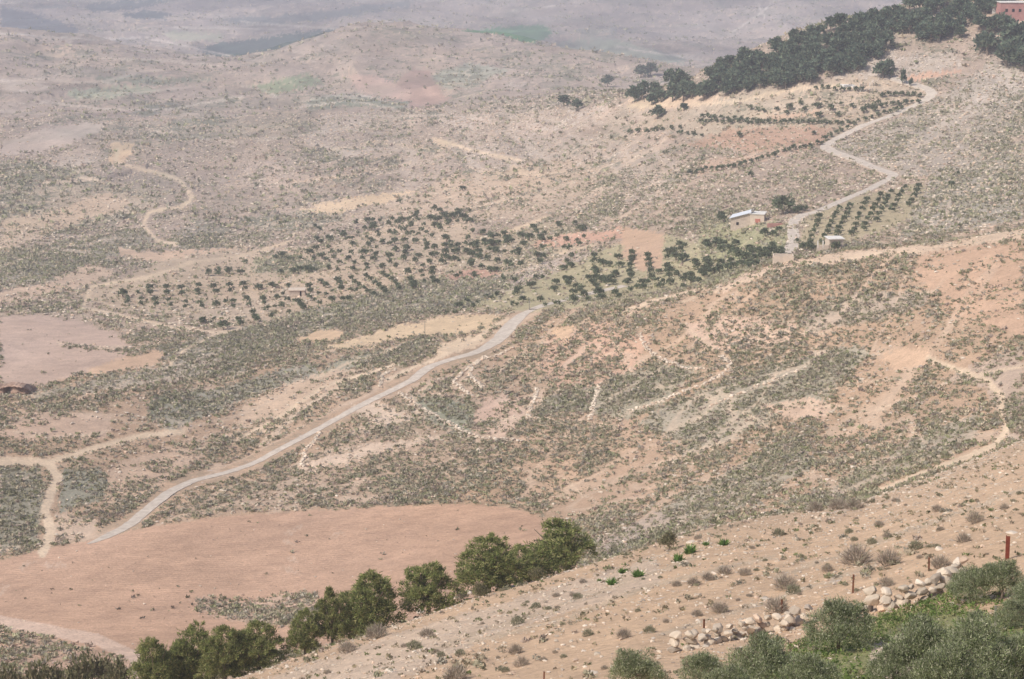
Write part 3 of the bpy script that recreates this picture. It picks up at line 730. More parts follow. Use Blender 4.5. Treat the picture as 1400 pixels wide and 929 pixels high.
def stone_tints(n, warm=0.0):
    b = np.array([[.53,.45,.36],[.46,.39,.31],[.60,.52,.43],[.38,.32,.26],[.54,.41,.31]])
    return b[rng.choice(5, n, p=[.32,.26,.18,.10,.14])] * (0.85 + 0.3 * rng.random((n, 1)))
def stones(y0, y1, dens, smin, smax, cap, pw=3.0, sub=1, squash=.8):
    m = (Yc >= y0) & (Yc < y1) & ~fld[:-1, :-1]
    p, i, j = scatter(np.where(m, rkc * dens, 0), cap); n = len(p)
    size = smin + (smax - smin) * rng.random(n) ** pw
    tag(link('loose_stones', stones_mesh('loose_stones', p, size, stone_tints(n) * (1.08 if y0 > 300 else 1.0), sub, squash=squash)), 'pale limestone rubble strewn over the slopes', kind='stuff')
stones(40, 120, 20.0, .025, .17, 190000, 6)
stones(120, 200, 7.0, .04, .20, 80000, 5)
stones(200, 450, 1.6, .08, .55, 60000, 3.2)
stones(450, 1100, 0.75, .15, .85, 170000, 2.6)
# a few clods and stones left in the ploughed field, each under a hand's width in the picture
m_ = fld[:-1, :-1]
p, i, j = scatter(np.where(m_, 0.02, 0), 400); n = len(p)
tag(link('loose_stones', stones_mesh('loose_stones', p, .06 + .18 * rng.random(n) ** 2, stone_tints(n) , 1)), 'small pale stones lying in the ploughed soil', kind='stuff')

p, i, j = scatter(np.where(m_, 0.035 * np.clip(fbm(X[:-1,:-1] / 12, Y[:-1,:-1] / 9, 97, 3) * 2 + .25, 0, 1), 0), 900); n = len(p)
tag(link('field_weeds', shrub_mesh('field_weeds', p, .10 + .30 * rng.random(n) ** 3, .10 + .2 * rng.random(n), shrub_tints(n) * .7, 14, .8)), 'tiny dark weeds dotting the ploughed field', kind='stuff')
# thin dry grass and seedlings on the near slope
p, i, j = scatter(np.where((Yc > 40) & (Yc < 185) & (np.abs(shc) < .5), 0.55 * (0.3 + np.clip(fbm(X[:-1,:-1] / 6, Y[:-1,:-1] / 9, 91, 3), 0, 1) * 2.2), 0), 40000)
n = len(p); tt = np.array([[.30,.26,.17],[.20,.20,.12],[.33,.28,.21],[.16,.19,.08]])[rng.choice(4, n, p=[.4,.25,.25,.1])]
tag(link('dry_grass', shrub_mesh('dry_grass', p, .07 + .16 * rng.random(n) ** 2, .06 + .12 * rng.random(n), tt, 14, .7)), 'thin dry grass and seedlings on the near slope', kind='stuff')
p, i, j = scatter(np.where((Yc > 60) & (Yc < 190) & ~fld[:-1, :-1], 0.35 * np.clip(fbm(ac[:-1,:-1] / 3, al[:-1,:-1] / 14, 95, 3) * 1.6, 0, 1), 0), 9000)
n = len(p); tag(link('low_shrubs', shrub_mesh('low_shrubs', p, .14 + .22 * rng.random(n) ** 2, .10 + .18 * rng.random(n), shrub_tints(n) * 1.05, 40, .5)), 'small scrub plants lining the stony streaks of the near slope', kind='stuff')
# green grass on the terrace below the wall
gz = inside([(1000,935),(1090,880),(1180,850),(1230,835),(1330,800),(1400,820),(1400,1000),(1000,1000)], U[:-1,:-1], V[:-1,:-1]) & (Yc < 70) & (Yc > 25)
p, i, j = scatter(np.where(gz, 34 * (0.2 + np.clip(fbm(X[:-1,:-1] / 2, Y[:-1,:-1] / 2, 93, 3) + .3, 0, 1)), 0), 26000)
n = len(p); tt = np.array([[.14,.21,.06],[.19,.25,.08],[.27,.27,.13],[.11,.16,.05]])[rng.choice(4, n)]
tag(link('grass', shrub_mesh('grass', p, .05 + .07 * rng.random(n), .10 + .18 * rng.random(n), tt, 10, .8)), 'fresh green grass on the terrace below the rubble wall', kind='stuff')

# ------------------------------------------------------------------ plant builders
def leaf_cloud(centers, radii, n, L, W, tint, seed, shell=0.55, clumps=60, csd=0.16, up=0.2, tvar=.5):
    """leaf sized faces gathered in clumps over a few lobes: positions, triangles, colours"""
    r = np.random.default_rng(seed); centers = np.array(centers, float); radii = np.array(radii, float)
    vol = radii.prod(1) ** (2 / 3); w = vol / vol.sum()
    k = r.choice(len(centers), clumps, p=w)
    d = r.normal(size=(clumps, 3)); d /= np.linalg.norm(d, axis=1)[:, None]; d[:, 2] = np.where(d[:, 2] < -.45, -d[:, 2], d[:, 2])
    rr = shell + (1 - shell) * r.random((clumps, 1)) ** .5
    cc = centers[k] + d * radii[k] * rr
    ct = 0.72 + 0.56 * r.random(clumps)
    q = r.integers(0, clumps, n)
    p = cc[q] + r.normal(size=(n, 3)) * csd * radii[k[q]].mean(1)[:, None] * np.array([1, 1, .8])
    d1 = r.normal(size=(n, 3)) * .8 + (p - centers[k[q]]) * 0.8 / radii[k[q]]; d1[:, 2] += up; d1 /= np.linalg.norm(d1, axis=1)[:, None]
    d2 = r.normal(size=(n, 3)); d2 -= (d2 * d1).sum(1)[:, None] * d1; d2 /= np.linalg.norm(d2, axis=1)[:, None]
    s = (0.6 + 0.8 * r.random((n, 1)))
    P = np.stack([p - d2 * W * s, p + d2 * W * s, p + d1 * L * s], 1).reshape(-1, 3)
    t = np.array(tint)[r.integers(0, len(tint), n)] * (ct[q] * (1 - tvar / 2 + tvar * r.random(n)))[:, None]
    return P, np.repeat(t, 3, 0)
def cloud_mesh(name, P, T, mat=None): return mesh_from(name, P, np.arange(len(P)), 3, mat or M_LEAF, {'tint': ('FLOAT_COLOR', T)})
def tube(path, rads, seg=7):
    path = [Vector(p) for p in path]; vs, fs = [], []
    for i, p in enumerate(path):
        t = (path[min(i + 1, len(path) - 1)] - path[max(i - 1, 0)]).normalized()
        a = t.orthogonal().normalized(); b = t.cross(a)
        for k in range(seg):
            th = 6.2832 * k / seg; vs.append(p + (a * math.cos(th) + b * math.sin(th)) * rads[i])
    for i in range(len(path) - 1):
        for k in range(seg):
            k2 = (k + 1) % seg; fs += [i*seg+k, i*seg+k2, (i+1)*seg+k2, (i+1)*seg+k]
    return np.array([v[:] for v in vs]), np.array(fs)
def tubes_mesh(name, lst, mat):
    V_, F_ = [], []; o = 0
    for path, rads in lst:
        v, f = tube(path, rads); V_.append(v); F_.append(f + o); o += len(v)
    return mesh_from(name, np.concatenate(V_), np.concatenate(F_), 4, mat, smooth=True)
def limbs(r, top, spread, n, r0, base=(0, 0, -.08)):
    out = [([base, (r.normal() * .02, r.normal() * .02, top * .35), (r.normal() * .03, r.normal() * .03, top * .62)], [r0 * 1.25, r0, r0 * .75])]
    for k in range(n):
        a = 6.28 * k / n + r.random(); e = (math.cos(a) * spread, math.sin(a) * spread, top * (.85 + .25 * r.random()))
        s = (0, 0, top * (.25 + .3 * r.random())); m = tuple(s[i] * .5 + e[i] * .5 + (0.02 if i < 2 else .04) for i in range(3))
        out.append(([s, m, e], [r0 * .6, r0 * .38, r0 * .12]))
    return out
OLIVE = [(.25,.29,.15),(.33,.36,.22),(.18,.22,.10),(.42,.42,.30)]
OLIVE_F = [(.165,.195,.12),(.21,.235,.15),(.13,.165,.095)]
PINE_N = [(.21,.25,.085),(.29,.31,.12),(.155,.19,.065),(.35,.33,.16)]
PINE_F = [(.125,.17,.115),(.17,.21,.135),(.10,.14,.10)]
def tree_proto(name, seed, kind):
    """a tree one metre wide standing on its own base"""
    r = np.random.default_rng(seed); e = empty(name, (0, 0, 0))
    if kind == 'olive_far':
        c = [(r.normal() * .10, r.normal() * .10, .46 + r.random() * .1) for _ in range(4)]; rad = [(.33, .33, .30)] * 4
        P, T = leaf_cloud(c, rad, 300, .17, .065, OLIVE_F, seed, .35, 34, .22); P *= np.array([1, 1, 1]); lb = limbs(r, .5, .25, 3, .05)
    elif kind == 'pine_far':
        c = [(0, 0, .62), (.16, .05, .50), (-.17, -.05, .48), (.02, -.16, .40), (r.normal() * .1, r.normal() * .1, .74)]; rad = [(.34,.34,.26),(.32,.32,.25),(.32,.32,.25),(.36,.36,.26),(.22,.22,.16)]
        P, T = leaf_cloud(c, rad, 560, .14, .06, PINE_F, seed, .45, 60, .2); lb = limbs(r, .8, .22, 4, .035)
    elif kind == 'pine_near':
        c = [(0, 0, .74), (.2, .05, .5), (-.22, -.02, .46), (.05, -.22, .42), (-.05, .2, .5), (r.normal() * .1, r.normal() * .08, .9), (.25 * r.choice([-1, 1]), 0, .66), (0, -.1, .25), (.25, 0, .22), (-.26, 0, .2)]
        rad = [(.26,.26,.22),(.24,.24,.2),(.24,.24,.2),(.26,.24,.2),(.25,.25,.2),(.14,.14,.14),(.18,.18,.16),(.34,.3,.2),(.25,.25,.18),(.25,.25,.18)]
        P, T = leaf_cloud(c, rad, 15000, .046, .0068, PINE_N, seed, .55, 330, .12, up=.5); lb = limbs(r, .8, .3, 6, .03)
    elif kind == 'olive_near':
        c = [(0, 0, .60), (.26, .05, .42), (-.26, .0, .40), (.0, -.26, .34), (.05, .2, .45), (r.normal() * .18, -.05, .70), (.3, -.15, .22), (-.3, -.12, .22), (.22 * r.choice([-1, 1]), .1, .62)]
        rad = [(.26,.26,.22),(.24,.24,.22),(.24,.24,.22),(.28,.25,.24),(.24,.24,.22),(.15,.15,.15),(.22,.22,.18),(.22,.22,.18),(.15,.15,.14)]
        P, T = leaf_cloud(c, rad, 17000, .034, .0055, OLIVE, seed, .25, 420, .17, up=.9, tvar=.8); lb = limbs(r, .6, .32, 7, .022)
    elif kind == 'bush':
        c = [(0, 0, .28), (.24, .05, .22), (-.25, .0, .24), (.05, -.2, .2)]; rad = [(.3,.3,.28),(.24,.24,.22),(.24,.24,.22),(.25,.25,.2)]
        P, T = leaf_cloud(c, rad, 1500, .06, .016, [(.20,.19,.10),(.15,.155,.08),(.25,.22,.14)], seed, .4, 120, .16, up=.5); lb = limbs(r, .3, .25, 5, .02)
    link('crown', cloud_mesh('crown', P, T), e); link('trunk', tubes_mesh('trunk', lb, M_BARK), e)
    return e
PROTO = {}
def grow(kind, name, loc, w, hfac, rz=None):
    """first calls build the kinds' variants, later ones copy them"""
    nv = {'olive_far': 7, 'pine_far': 7, 'pine_near': 5, 'olive_near': 4, 'bush': 2}[kind]
    L_ = PROTO.setdefault((kind, name), []); rz = random.random() * 6.28 if rz is None else rz
    if len(L_) < nv:
        e = tree_proto(name, 500 + len(L_) * 13 + hash2(np.array(len(kind)), np.array(3), 5).astype(int) + {'olive_far': 0, 'pine_far': 70, 'pine_near': 140, 'olive_near': 210, 'bush': 280}[kind], kind)
        e.location = loc; e.rotation_euler = (0, 0, rz); e.scale = (w, w, w * hfac); L_.append(e); return e
    return dup(random.choice(L_), loc, rz, (w, w, w * hfac))
ORD = ['first','second','third','fourth','fifth','sixth','seventh','eighth','ninth','tenth','eleventh','twelfth','thirteenth','fourteenth','fifteenth']

# ------------------------------------------------------------------ olive groves
OL = []   # (u, v, width px, dmin, label, group)
def zl(lst, ox, oy, k, dmin, label, group):
    for a in lst: OL.append((ox + a[0] / k, oy + a[1] / k, a[2] / k * (1.2 if k > 5 else 1), dmin, label, group))
def row(p0, p1, n, w, dmin, stem, group, ordinal=True):
    for i in range(n):
        f = i / max(1, n - 1); u = p0[0] + (p1[0] - p0[0]) * f + random.uniform(-.8, .8); v = p0[1] + (p1[1] - p0[1]) * f + random.uniform(-.6, .6)
        OL.append((u, v, w * random.uniform(.88, 1.12), dmin, (ORD[i] + ' olive tree ' + stem) if ordinal else 'olive tree ' + stem, group))
zl([(610,250,32),(612,270,28),(677,250,26),(677,272,28),(740,250,28),(740,272,28),(807,240,26),(807,262,28),(808,278,20),(870,245,28),(875,268,28),(935,240,28),(940,265,24),(993,235,32),(998,255,20),(1053,248,30),(1110,240,28)],
   0, 310, 2.98, 400, 'small olive tree in the upper line of paired trees on pale soil, left grove', 'paired olive trees on pale soil')
zl([(520,290,18),(520,308,24),(575,297,22),(575,314,22),(632,300,28),(637,318,22),(685,300,22),(697,322,24),(757,310,20),(757,326,22),(815,313,24),(823,328,22),(883,320,32),(920,308,24),(945,308,26),(950,326,20),(1005,300,30),(1015,320,20),(1073,295,26),(1075,312,20)],
   0, 310, 2.98, 400, 'small olive tree in the lower line of paired trees on pale soil, left grove', 'lower line of olive trees, left grove')
zl([(823,385,34),(870,380,20),(910,405,45),(970,380,28),(978,395,26),(1030,350,26),(1038,368,28),(1048,382,24)],
   0, 310, 2.98, 400, 'olive tree at the lower left rim of the left grove, above the dark scrub bank', 'olive trees above the dark scrub bank')
zl([(500,275,40),(560,272,22),(460,310,14),(850,190,28),(890,178,22),(890,192,24),(930,182,30),(980,185,26),(1000,145,18),(1150,118,26),(1120,127,20),(1178,132,20)],
   0, 310, 2.98, 400, 'olive tree on the top edge of the left grove by the dirt track', 'olive trees on the top edge of the left grove')
zl([(120,335,28),(280,345,30),(345,310,50),(368,348,36),(420,325,50),(450,355,35),(495,335,36),(530,305,36),(530,370,36),(588,345,42),(605,310,36),(625,375,36),(615,410,42),(675,310,55),(675,345,36),(705,385,40),(710,407,30),(735,297,25),(765,275,25),(750,345,50),(760,320,40),(805,395,45),(845,330,50),(850,365,36),(890,392,36),(935,345,45),(945,310,45),(960,280,45),(960,430,50),(1030,325,45),(1015,360,45),(1060,390,32),(1105,365,40),(1120,320,45),(1135,275,45)],
   350, 280, 4.643, 400, 'round olive tree among loosely set trees on pale soil in the middle grove', 'olive trees in the middle grove')
zl([(410,490,45),(440,515,45),(460,400,36),(520,415,28),(240,425,50),(280,410,45),(335,410,60),(365,415,40),(155,430,40),(20,525,40),(95,515,32),(125,520,26),(210,515,42),(340,520,45),(345,548,40),(598,543,30),(640,548,28),(485,550,24),(400,565,30),(440,573,34),(130,590,40),(170,568,28),(45,605,38),(200,605,38)],
   350, 280, 4.643, 400, 'olive tree standing around the small stone hut in the grove', 'olive trees around the grove hut')
zl([(340,590,30),(375,610,32),(405,630,38),(265,615,45),(290,640,45),(305,655,40),(70,665,40),(105,710,38),(165,645,40),(120,650,26),(205,685,32),(485,605,45),(545,600,36),(595,598,36),(570,598,32),(5,730,40)],
   350, 280, 4.643, 400, 'olive tree on the lower edge of the grove, downhill of the stone hut', 'olive trees downhill of the grove hut')
def diag(pts, w, stem):
    for i, (a, b) in enumerate(pts): OL.append((350 + a / 4.643, 280 + b / 4.643, w / 4.643, 400, ORD[i] + ' olive tree from the top of the ' + stem, 'olive trees in slanting rows'))
diag([(515,480),(530,505),(545,535)], 45, 'short leftmost slanting row, middle grove')
diag([(600,470),(630,492),(655,515),(685,535),(710,550),(745,570)], 36, 'second slanting row from the left, middle grove')
diag([(700,460),(725,478),(755,498),(780,515),(805,538),(822,555)], 40, 'third slanting row from the left, middle grove')
diag([(800,445),(830,460),(860,478),(885,495),(900,515),(905,535)], 38, 'fourth slanting row from the left, middle grove')
diag([(985,480),(1000,500),(1005,520)], 44, 'three-tree row fifth from the left, middle grove')
diag([(1048,425),(1060,455),(1070,490)], 30, 'thin sixth row, middle grove')
diag([(1120,410),(1118,440),(1120,468),(1138,492)], 42, 'rightmost row, middle grove')
zl([(455,210,30),(545,200,45),(570,222,25),(610,213,25),(520,170,20),(485,165,18),(690,155,35),(735,150,45),(650,185,26),(705,208,25),(770,180,32),(780,195,26),(740,235,30),(805,240,36),(850,175,34),(885,185,26),(880,235,45),(880,290,35),(845,125,40),(865,95,32),(895,115,35),(935,95,30),(985,125,36),(915,150,30),(960,185,30),(945,230,40),(1000,235,36),(1010,80,40),(1030,100,30),(1065,130,32),(1050,160,34),(1030,190,30),(1070,230,28),(1110,90,45),(1150,95,50),(1135,135,36),(1135,30,40),(1200,70,50),(1250,75,50),(1310,80,50),(1280,40,30),(1355,40,26),(1220,125,28),(1280,110,26)],
   350, 280, 4.643, 430, 'olive tree scattered over the stony slope above the middle grove', 'olive trees on the stony slope')
zl([(1210,220,50),(1200,260,45),(1205,300,50),(1200,335,50),(1180,365,45),(1225,340,45),(1275,265,40),(1280,300,45),(1260,345,45),(1290,360,30),(1340,300,50),(1375,320,45),(1365,380,45),(1390,270,40),(1240,435,26),(1275,455,36),(1300,440,26),(1385,440,30)],
   350, 280, 4.643, 400, 'olive tree crowded beside the reddish soil at the right end of the middle grove', 'olive trees by the reddish soil')
zl([(1290,640,45),(1340,615,38),(1380,645,30),(1210,690,30),(1265,690,36)], 350, 280, 4.643, 400, 'lone olive tree in dark scrub above the tan field', 'olive trees above the tan field')
zl([(110,140,50),(150,150,45),(190,150,45),(240,150,40),(140,195,40),(180,205,40),(225,212,36),(290,215,36),(320,220,34),(20,215,40),(70,235,42),(120,250,45),(185,265,45),(260,280,45),(330,285,45),(20,285,42),(85,305,40),(440,230,45),(480,240,40),(390,120,50),(350,110,45),(420,50,45),(470,130,50),(520,130,35),(430,80,35),(260,120,35),(360,160,36),(470,180,40),(60,150,36)],
   640, 300, 4.643, 430, 'olive tree on the narrow stony terraces right of the middle grove', 'olive trees on the narrow terraces')
zl([(400,420,55),(320,450,50),(300,470,40),(350,510,50),(460,510,45),(545,440,50),(560,400,45),(620,380,50),(650,380,50),(640,410,45),(690,430,50),(720,440,40),(670,465,45),(740,480,50),(790,400,55),(810,420,45),(845,385,50),(910,370,50),(940,350,50),(920,400,45),(890,380,45)],
   640, 300, 4.643, 436, 'dark round olive tree on the uphill side of the road through the green orchard', 'olive trees uphill of the road')
zl([(665,495,45),(680,540,50),(490,555,30),(570,545,36),(760,500,30),(760,540,36),(830,465,60),(840,500,50),(855,540,45),(930,470,50),(960,490,45)],
   640, 300, 4.643, 436, 'dark olive tree on the downhill side of the road through the green orchard', 'olive trees downhill of the road')
zl([(950,240,45),(800,235,45),(800,265,40),(860,285,50),(900,285,45),(840,270,40)], 640, 300, 4.643, 436, 'olive tree in the cluster left of the striped reddish field', 'olive trees left of the striped field')
for nm, pts in (('left of the two upright rows', [(1045,215),(1040,245),(1035,270),(1030,300),(1030,330),(1035,360),(1022,390)]), ('right of the two upright rows', [(1140,235),(1145,265),(1150,300),(1155,335),(1165,370)])):
    for i, (a, b) in enumerate(pts): OL.append((640 + a / 4.643, 300 + b / 4.643, 10, 436, ORD[i] + ' olive tree down the ' + nm + ' above the road', 'olive trees in upright rows'))
zl([(1000,405,40),(1130,400,50),(1100,405,45),(1110,435,50),(1075,430,36),(1195,390,36),(1240,400,40),(1220,420,45),(1285,400,45)], 640, 300, 4.643, 436, 'olive tree at the foot of the two upright rows', 'olive trees at the foot of the rows')
zl([(1260,245,40),(1260,300,45),(1280,330,50),(1275,360,45),(1340,160,50),(1370,170,40),(1320,240,60),(1360,250,60),(1300,200,50),(1320,350,45),(1360,380,45),(1360,430,36),(1385,360,45),(1385,250,40)], 640, 300, 4.643, 436, 'bushy olive tree in the dense clump right of the upright rows', 'dense olive clump')
zl([(185,480,40),(150,500,30),(120,490,30),(30,550,30),(60,530,28),(280,540,36),(310,545,30)], 640, 300, 4.643, 410, 'small olive tree at the left end of the green orchard', 'olive trees at the left end of the orchard')
zl([(40,540,60),(110,535,70),(160,545,60),(220,580,55),(150,590,50),(380,590,60),(300,650,70),(350,640,60),(450,610,60),(500,600,60),(560,590,60),(620,590,50),(40,690,70),(30,740,60),(80,760,60),(140,750,70),(150,700,60),(200,730,60),(260,720,60),(320,700,60),(370,700,60),(230,680,50),(420,660,60),(470,650,60),(0,770,60),(20,790,50),(270,620,50),(430,700,50),(520,640,50),(590,620,50)],
   960, 240, 5.81, 425, 'dark olive tree in the dense orchard below the shed-roofed house', 'olive trees below the house')
zl([(170,350,60),(230,420,36),(500,460,60),(560,470,50),(610,430,45),(760,280,60),(810,265,45),(150,320,50)], 960, 240, 5.81, 425, 'small tree or bush beside the shed-roofed house', 'small trees beside the house')
zl([(800,570,60),(850,560,60),(880,580,60),(750,520,30)], 960, 240, 5.81, 425, 'olive tree left of the flat-roofed hut at the road', 'olive trees by the hut')
for k, (a, b, n) in enumerate([((1106,338),(1120,296),7),((1124,331),(1147,285),8),((1143,326),(1162,281),8),((1164,321),(1185,273),8),((1180,314),(1203,268),8),((1199,300),(1218,263),7),((1220,288),(1236,257),6),((1243,280),(1256,256),5)]):
    row(a, b, n, 8.6, 425, 'up the ' + ORD[k] + ' row from the left in the striped orchard', 'olive trees in the striped orchard')
for lab, gr, pts, st in (
    ('in the thick double hedge row below the pine wood', 'olive trees in the double hedge row', [(957,166),(1000,167),(1050,168),(1098,168),(1140,169),(1165,168)], 6.2),
    ('in the back line of the double hedge row', 'olive trees in the double hedge row', [(960,161),(1010,163),(1040,166)], 7),
    ('in the curving hedge row left of the winding road', 'olive trees in the curving hedge row', [(943,235),(985,230),(1031,221),(1075,206),(1105,200),(1125,196)], 6.2),
    ('along the winding road below its upper bend', 'olive trees along the winding road', [(1128,190),(1150,180),(1175,166),(1205,155),(1235,148)], 7),
    ('on the terrace inside the upper road bend', 'olive trees inside the upper bend', [(1186,147),(1215,144),(1262,139)], 7),
    ('on the top terrace by the white slab', 'olive trees on the top terrace', [(1116,121),(1140,122),(1165,124),(1180,124)], 7),
    ('just left of the hairpin bend', 'olive trees left of the hairpin', [(1206,131),(1230,129),(1262,131)], 7),
    ('in the short row left of the hedge', 'olive trees left of the hedge', [(861,181),(900,180),(935,174)], 9),
    ('in the lower short row left of the hedge', 'olive trees left of the hedge', [(930,182),(962,186)], 8),
    ('on the stony terrace above the hedge', 'olive trees above the hedge', [(1027,149),(1048,153),(1050,157)], 7)):
    P_ = np.array(pts, float); d = np.concatenate([[0], np.cumsum(np.hypot(*np.diff(P_, axis=0).T))])
    for q in np.arange(0, d[-1], st * 1.25):
        OL.append((np.interp(q, d, P_[:, 0]) + random.uniform(-1.5, 1.5), np.interp(q, d, P_[:, 1]) + random.uniform(-1.3, 1.3), random.uniform(5.5, 8.5), 520, 'olive tree ' + lab, gr))
for (u, v) in [(1062,150),(1080,148),(1100,150),(1118,145),(1135,148),(1150,143),(1165,146),(1180,152),(1195,150),(1200,141),(1095,142),(1075,155),(1120,158),(1145,158),(1010,186),(1112,183),(1026,240),(1300,252),(1310,238)]:
    OL.append((u, v, random.uniform(6, 10), 440, 'small bushy tree scattered on the upper terraces', 'small trees on the upper terraces'))
for _ in range(90):
    u, v = random.uniform(545, 800), random.uniform(225, 330)
    if v < 400 - u * .22 and v > 262 - (u - 545) * .14 + 6: OL.append((u, v, random.uniform(5.5, 9.5), 430, 'small olive tree dotted over the stony slope above the groves', 'small olives above the groves'))
for _ in range(60):
    u, v = random.uniform(640, 800), random.uniform(303, 385)
    if v < 420 - (u - 640) * .38: OL.append((u, v, random.uniform(7, 10), 430, 'small olive tree in the loose rows running right across the narrow stony terraces', 'small olives across the narrow terraces'))
for _ in range(75):
    u, v = random.uniform(780, 1078), random.uniform(330, 412)
    if inside([(790,408),(800,370),(860,345),(955,335),(1000,330),(1076,335),(1076,346),(1050,356),(960,390),(900,400)], np.array([u]), np.array([v]))[0] and not (850 < u < 905 and v < 372):
        OL.append((u, v, random.uniform(8, 12), 436, 'dark olive tree within the green belt between the road and the house', 'olive trees of the green belt'))
for _ in range(70):
    u, v = random.uniform(430, 650), random.uniform(288, 350)
    if v > 318 - (u - 430) * .13 - 8: OL.append((u, v, random.uniform(6, 9), 430, 'small olive tree filling the upper part of the middle grove', 'small olives in the upper middle grove'))
OL.sort(key=lambda a: -a[2])
rest = []
for k, (u, v, w, dm, lab, gr) in enumerate(OL):
    loc = at(u, v + 0.36 * w, dm); wm = w * loc.y / FPX * 1.10
    if k < 300:
        loc.z -= 0.05 * wm
        tag(grow('olive_far', 'olive_tree', loc, wm, random.uniform(.86, 1.08)), lab, 'tree', gr)
    else: rest.append((loc, wm))
VS, TS = [], []
for k, (loc, wm) in enumerate(rest):
    P, T = leaf_cloud([(0, 0, .46), (.1, .05, .52), (-.1, 0, .44)], [(.36, .36, .32)] * 3, 90, .26, .11, OLIVE_F, 3000 + k, .3, 20, .2)
    VS.append(P * wm + np.array(loc)); TS.append(T)
if VS: tag(link('distant_olive_trees', cloud_mesh('distant_olive_trees', np.concatenate(VS), np.concatenate(TS))), 'small far olive trees filling out the groves', kind='stuff')

# ------------------------------------------------------------------ pine wood on the right ridge
WOOD = [(857,136),(870,128),(885,128),(900,116),(935,108),(968,116),(978,100),(985,88),(1010,84),(1040,70),(1060,62),(1100,48),(1150,34),(1200,22),(1260,4),(1300,-4),(1380,-24),(1384,6),(1362,16),(1335,30),(1315,34),(1298,44),(1292,52),(1262,56),(1250,42),(1236,44),(1212,64),(1196,78),(1172,98),(1140,106),(1112,110),(1070,118),(1020,126),(1004,128),(960,136),(935,136),(900,142),(880,142)]
CLEAR = [(1044,72,13,6),(1134,54,13,6),(1188,38,4,10),(1279,24,11,10),(1301,10,5,14),(1063,88,6,4),(952,122,6,8),(1215,50,14,6)]
cells = []
v = -28.0
while v < 146:
    u = 850 + random.random() * 12
    while u < 1392:
        cells.append((u + random.uniform(-4, 4), v + random.uniform(-3, 3))); u += 13.5
    v += 8.5
for (u, v) in cells:
    if not bool(inside(WOOD, np.array([u]), np.array([v]))[0]): continue
    if any(((u - a) / c) ** 2 + ((v - b) / d) ** 2 < 1 for a, b, c, d in CLEAR): continue
    loc = at(u, v + 4, 560)
    if loc.y > 850 or V[0, 0] is None: continue
    w = random.uniform(16, 27) * loc.y / FPX
    if random.random() < .03: continue
    edge_hi = not bool(inside(WOOD, np.array([u]), np.array([v - 12.]))[0]); edge_lo = not bool(inside(WOOD, np.array([u]), np.array([v + 11.]))[0])
    lab, gr = (('rounded dark pine on the skyline edge of the ridge wood', 'pines on the upper edge of the wood') if edge_hi else
               ('dark pine on the lower edge of the wood above open ground', 'pines on the lower edge of the wood') if edge_lo else
               ('dark pine deep inside the wood on the ridge', 'pines inside the wood'))
    tag(grow('pine_far', 'pine_tree', loc, w, random.uniform(.85, 1.1)), lab, 'tree', gr)
for (u, v, w, lab) in [(831,119,15,'lone dark pine standing highest left of the wood'),(876,107,18,'left one of two pines on the crest left of the wood'),(889,104,18,'right one of two pines on the crest left of the wood'),
    (771,146,16,'leftmost lone pine on the bare slope'),(789,151,15,'second lone pine from the left on the bare slope'),(899,163,18,'round pine below the pale track'),(935,152,11,'small tree in the middle of the pale track'),
    (868,140,22,'pine at the left tip of the wood'),(1207,108,22,'big pine beside the upper end of the winding road'),(1214,99,16,'smaller pine behind the big one at the upper road end'),(1200,82,14,'pine tree standing just below the wood'),
    (1312,52,17,'small round pine between the wood and the right clump'),(1272,58,24,'left pine of the clump with bare trunks'),(1262,54,22,'pine of the clump under the wood gap'),(1286,54,24,'right pine of the clump with bare trunks'),
    (1340,44,24,'upper left pine of the right clump'),(1356,46,24,'middle pine of the right clump'),(1372,46,26,'pine of the right clump below the red building'),(1350,76,28,'low round pine left of the big dark trees'),(1344,68,24,'pine behind the low round one'),
    (1376,92,34,'big dark pine at the right edge, lowest'),(1392,84,36,'big dark pine cut by the right edge'),(1400,98,34,'lowest pine cut by the right edge'),(1384,70,34,'big dark pine above the lowest ones'),(1398,62,32,'dark pine at the right edge under the red building'),(1412,80,34,'pine just at the right edge')]:
    loc = at(u, v, 500); tag(grow('pine_far', 'pine_tree', loc, w * loc.y / FPX * 1.15, random.uniform(.85, 1.0)), lab, 'tree')
for (u, v, w, lab) in [(1219,108,5,'slim dark cypress left of the road end'),(1245,120,5,'slim dark cypress inside the upper bend'),(1234,117,8,'bush beside the cypress at the upper bend')]:
    loc = at(u, v, 560); tag(grow('pine_far', 'cypress' if 'cypress' in lab else 'bush', loc, w * loc.y / FPX * 1.2, 2.4 if 'cypress' in lab else .8), lab, 'tree' if 'cypress' in lab else 'bush')
loc = at(1070, 294, 430); tag(grow('olive_far', 'shade_tree', loc, 30 * loc.y / FPX, .95), 'large tall tree behind the shed-roofed house', 'tree')
loc = at(1141, 343, 425); tag(grow('olive_far', 'bush', loc, 15 * loc.y / FPX, .9), 'dark round bush in front of the flat-roofed hut', 'bush')

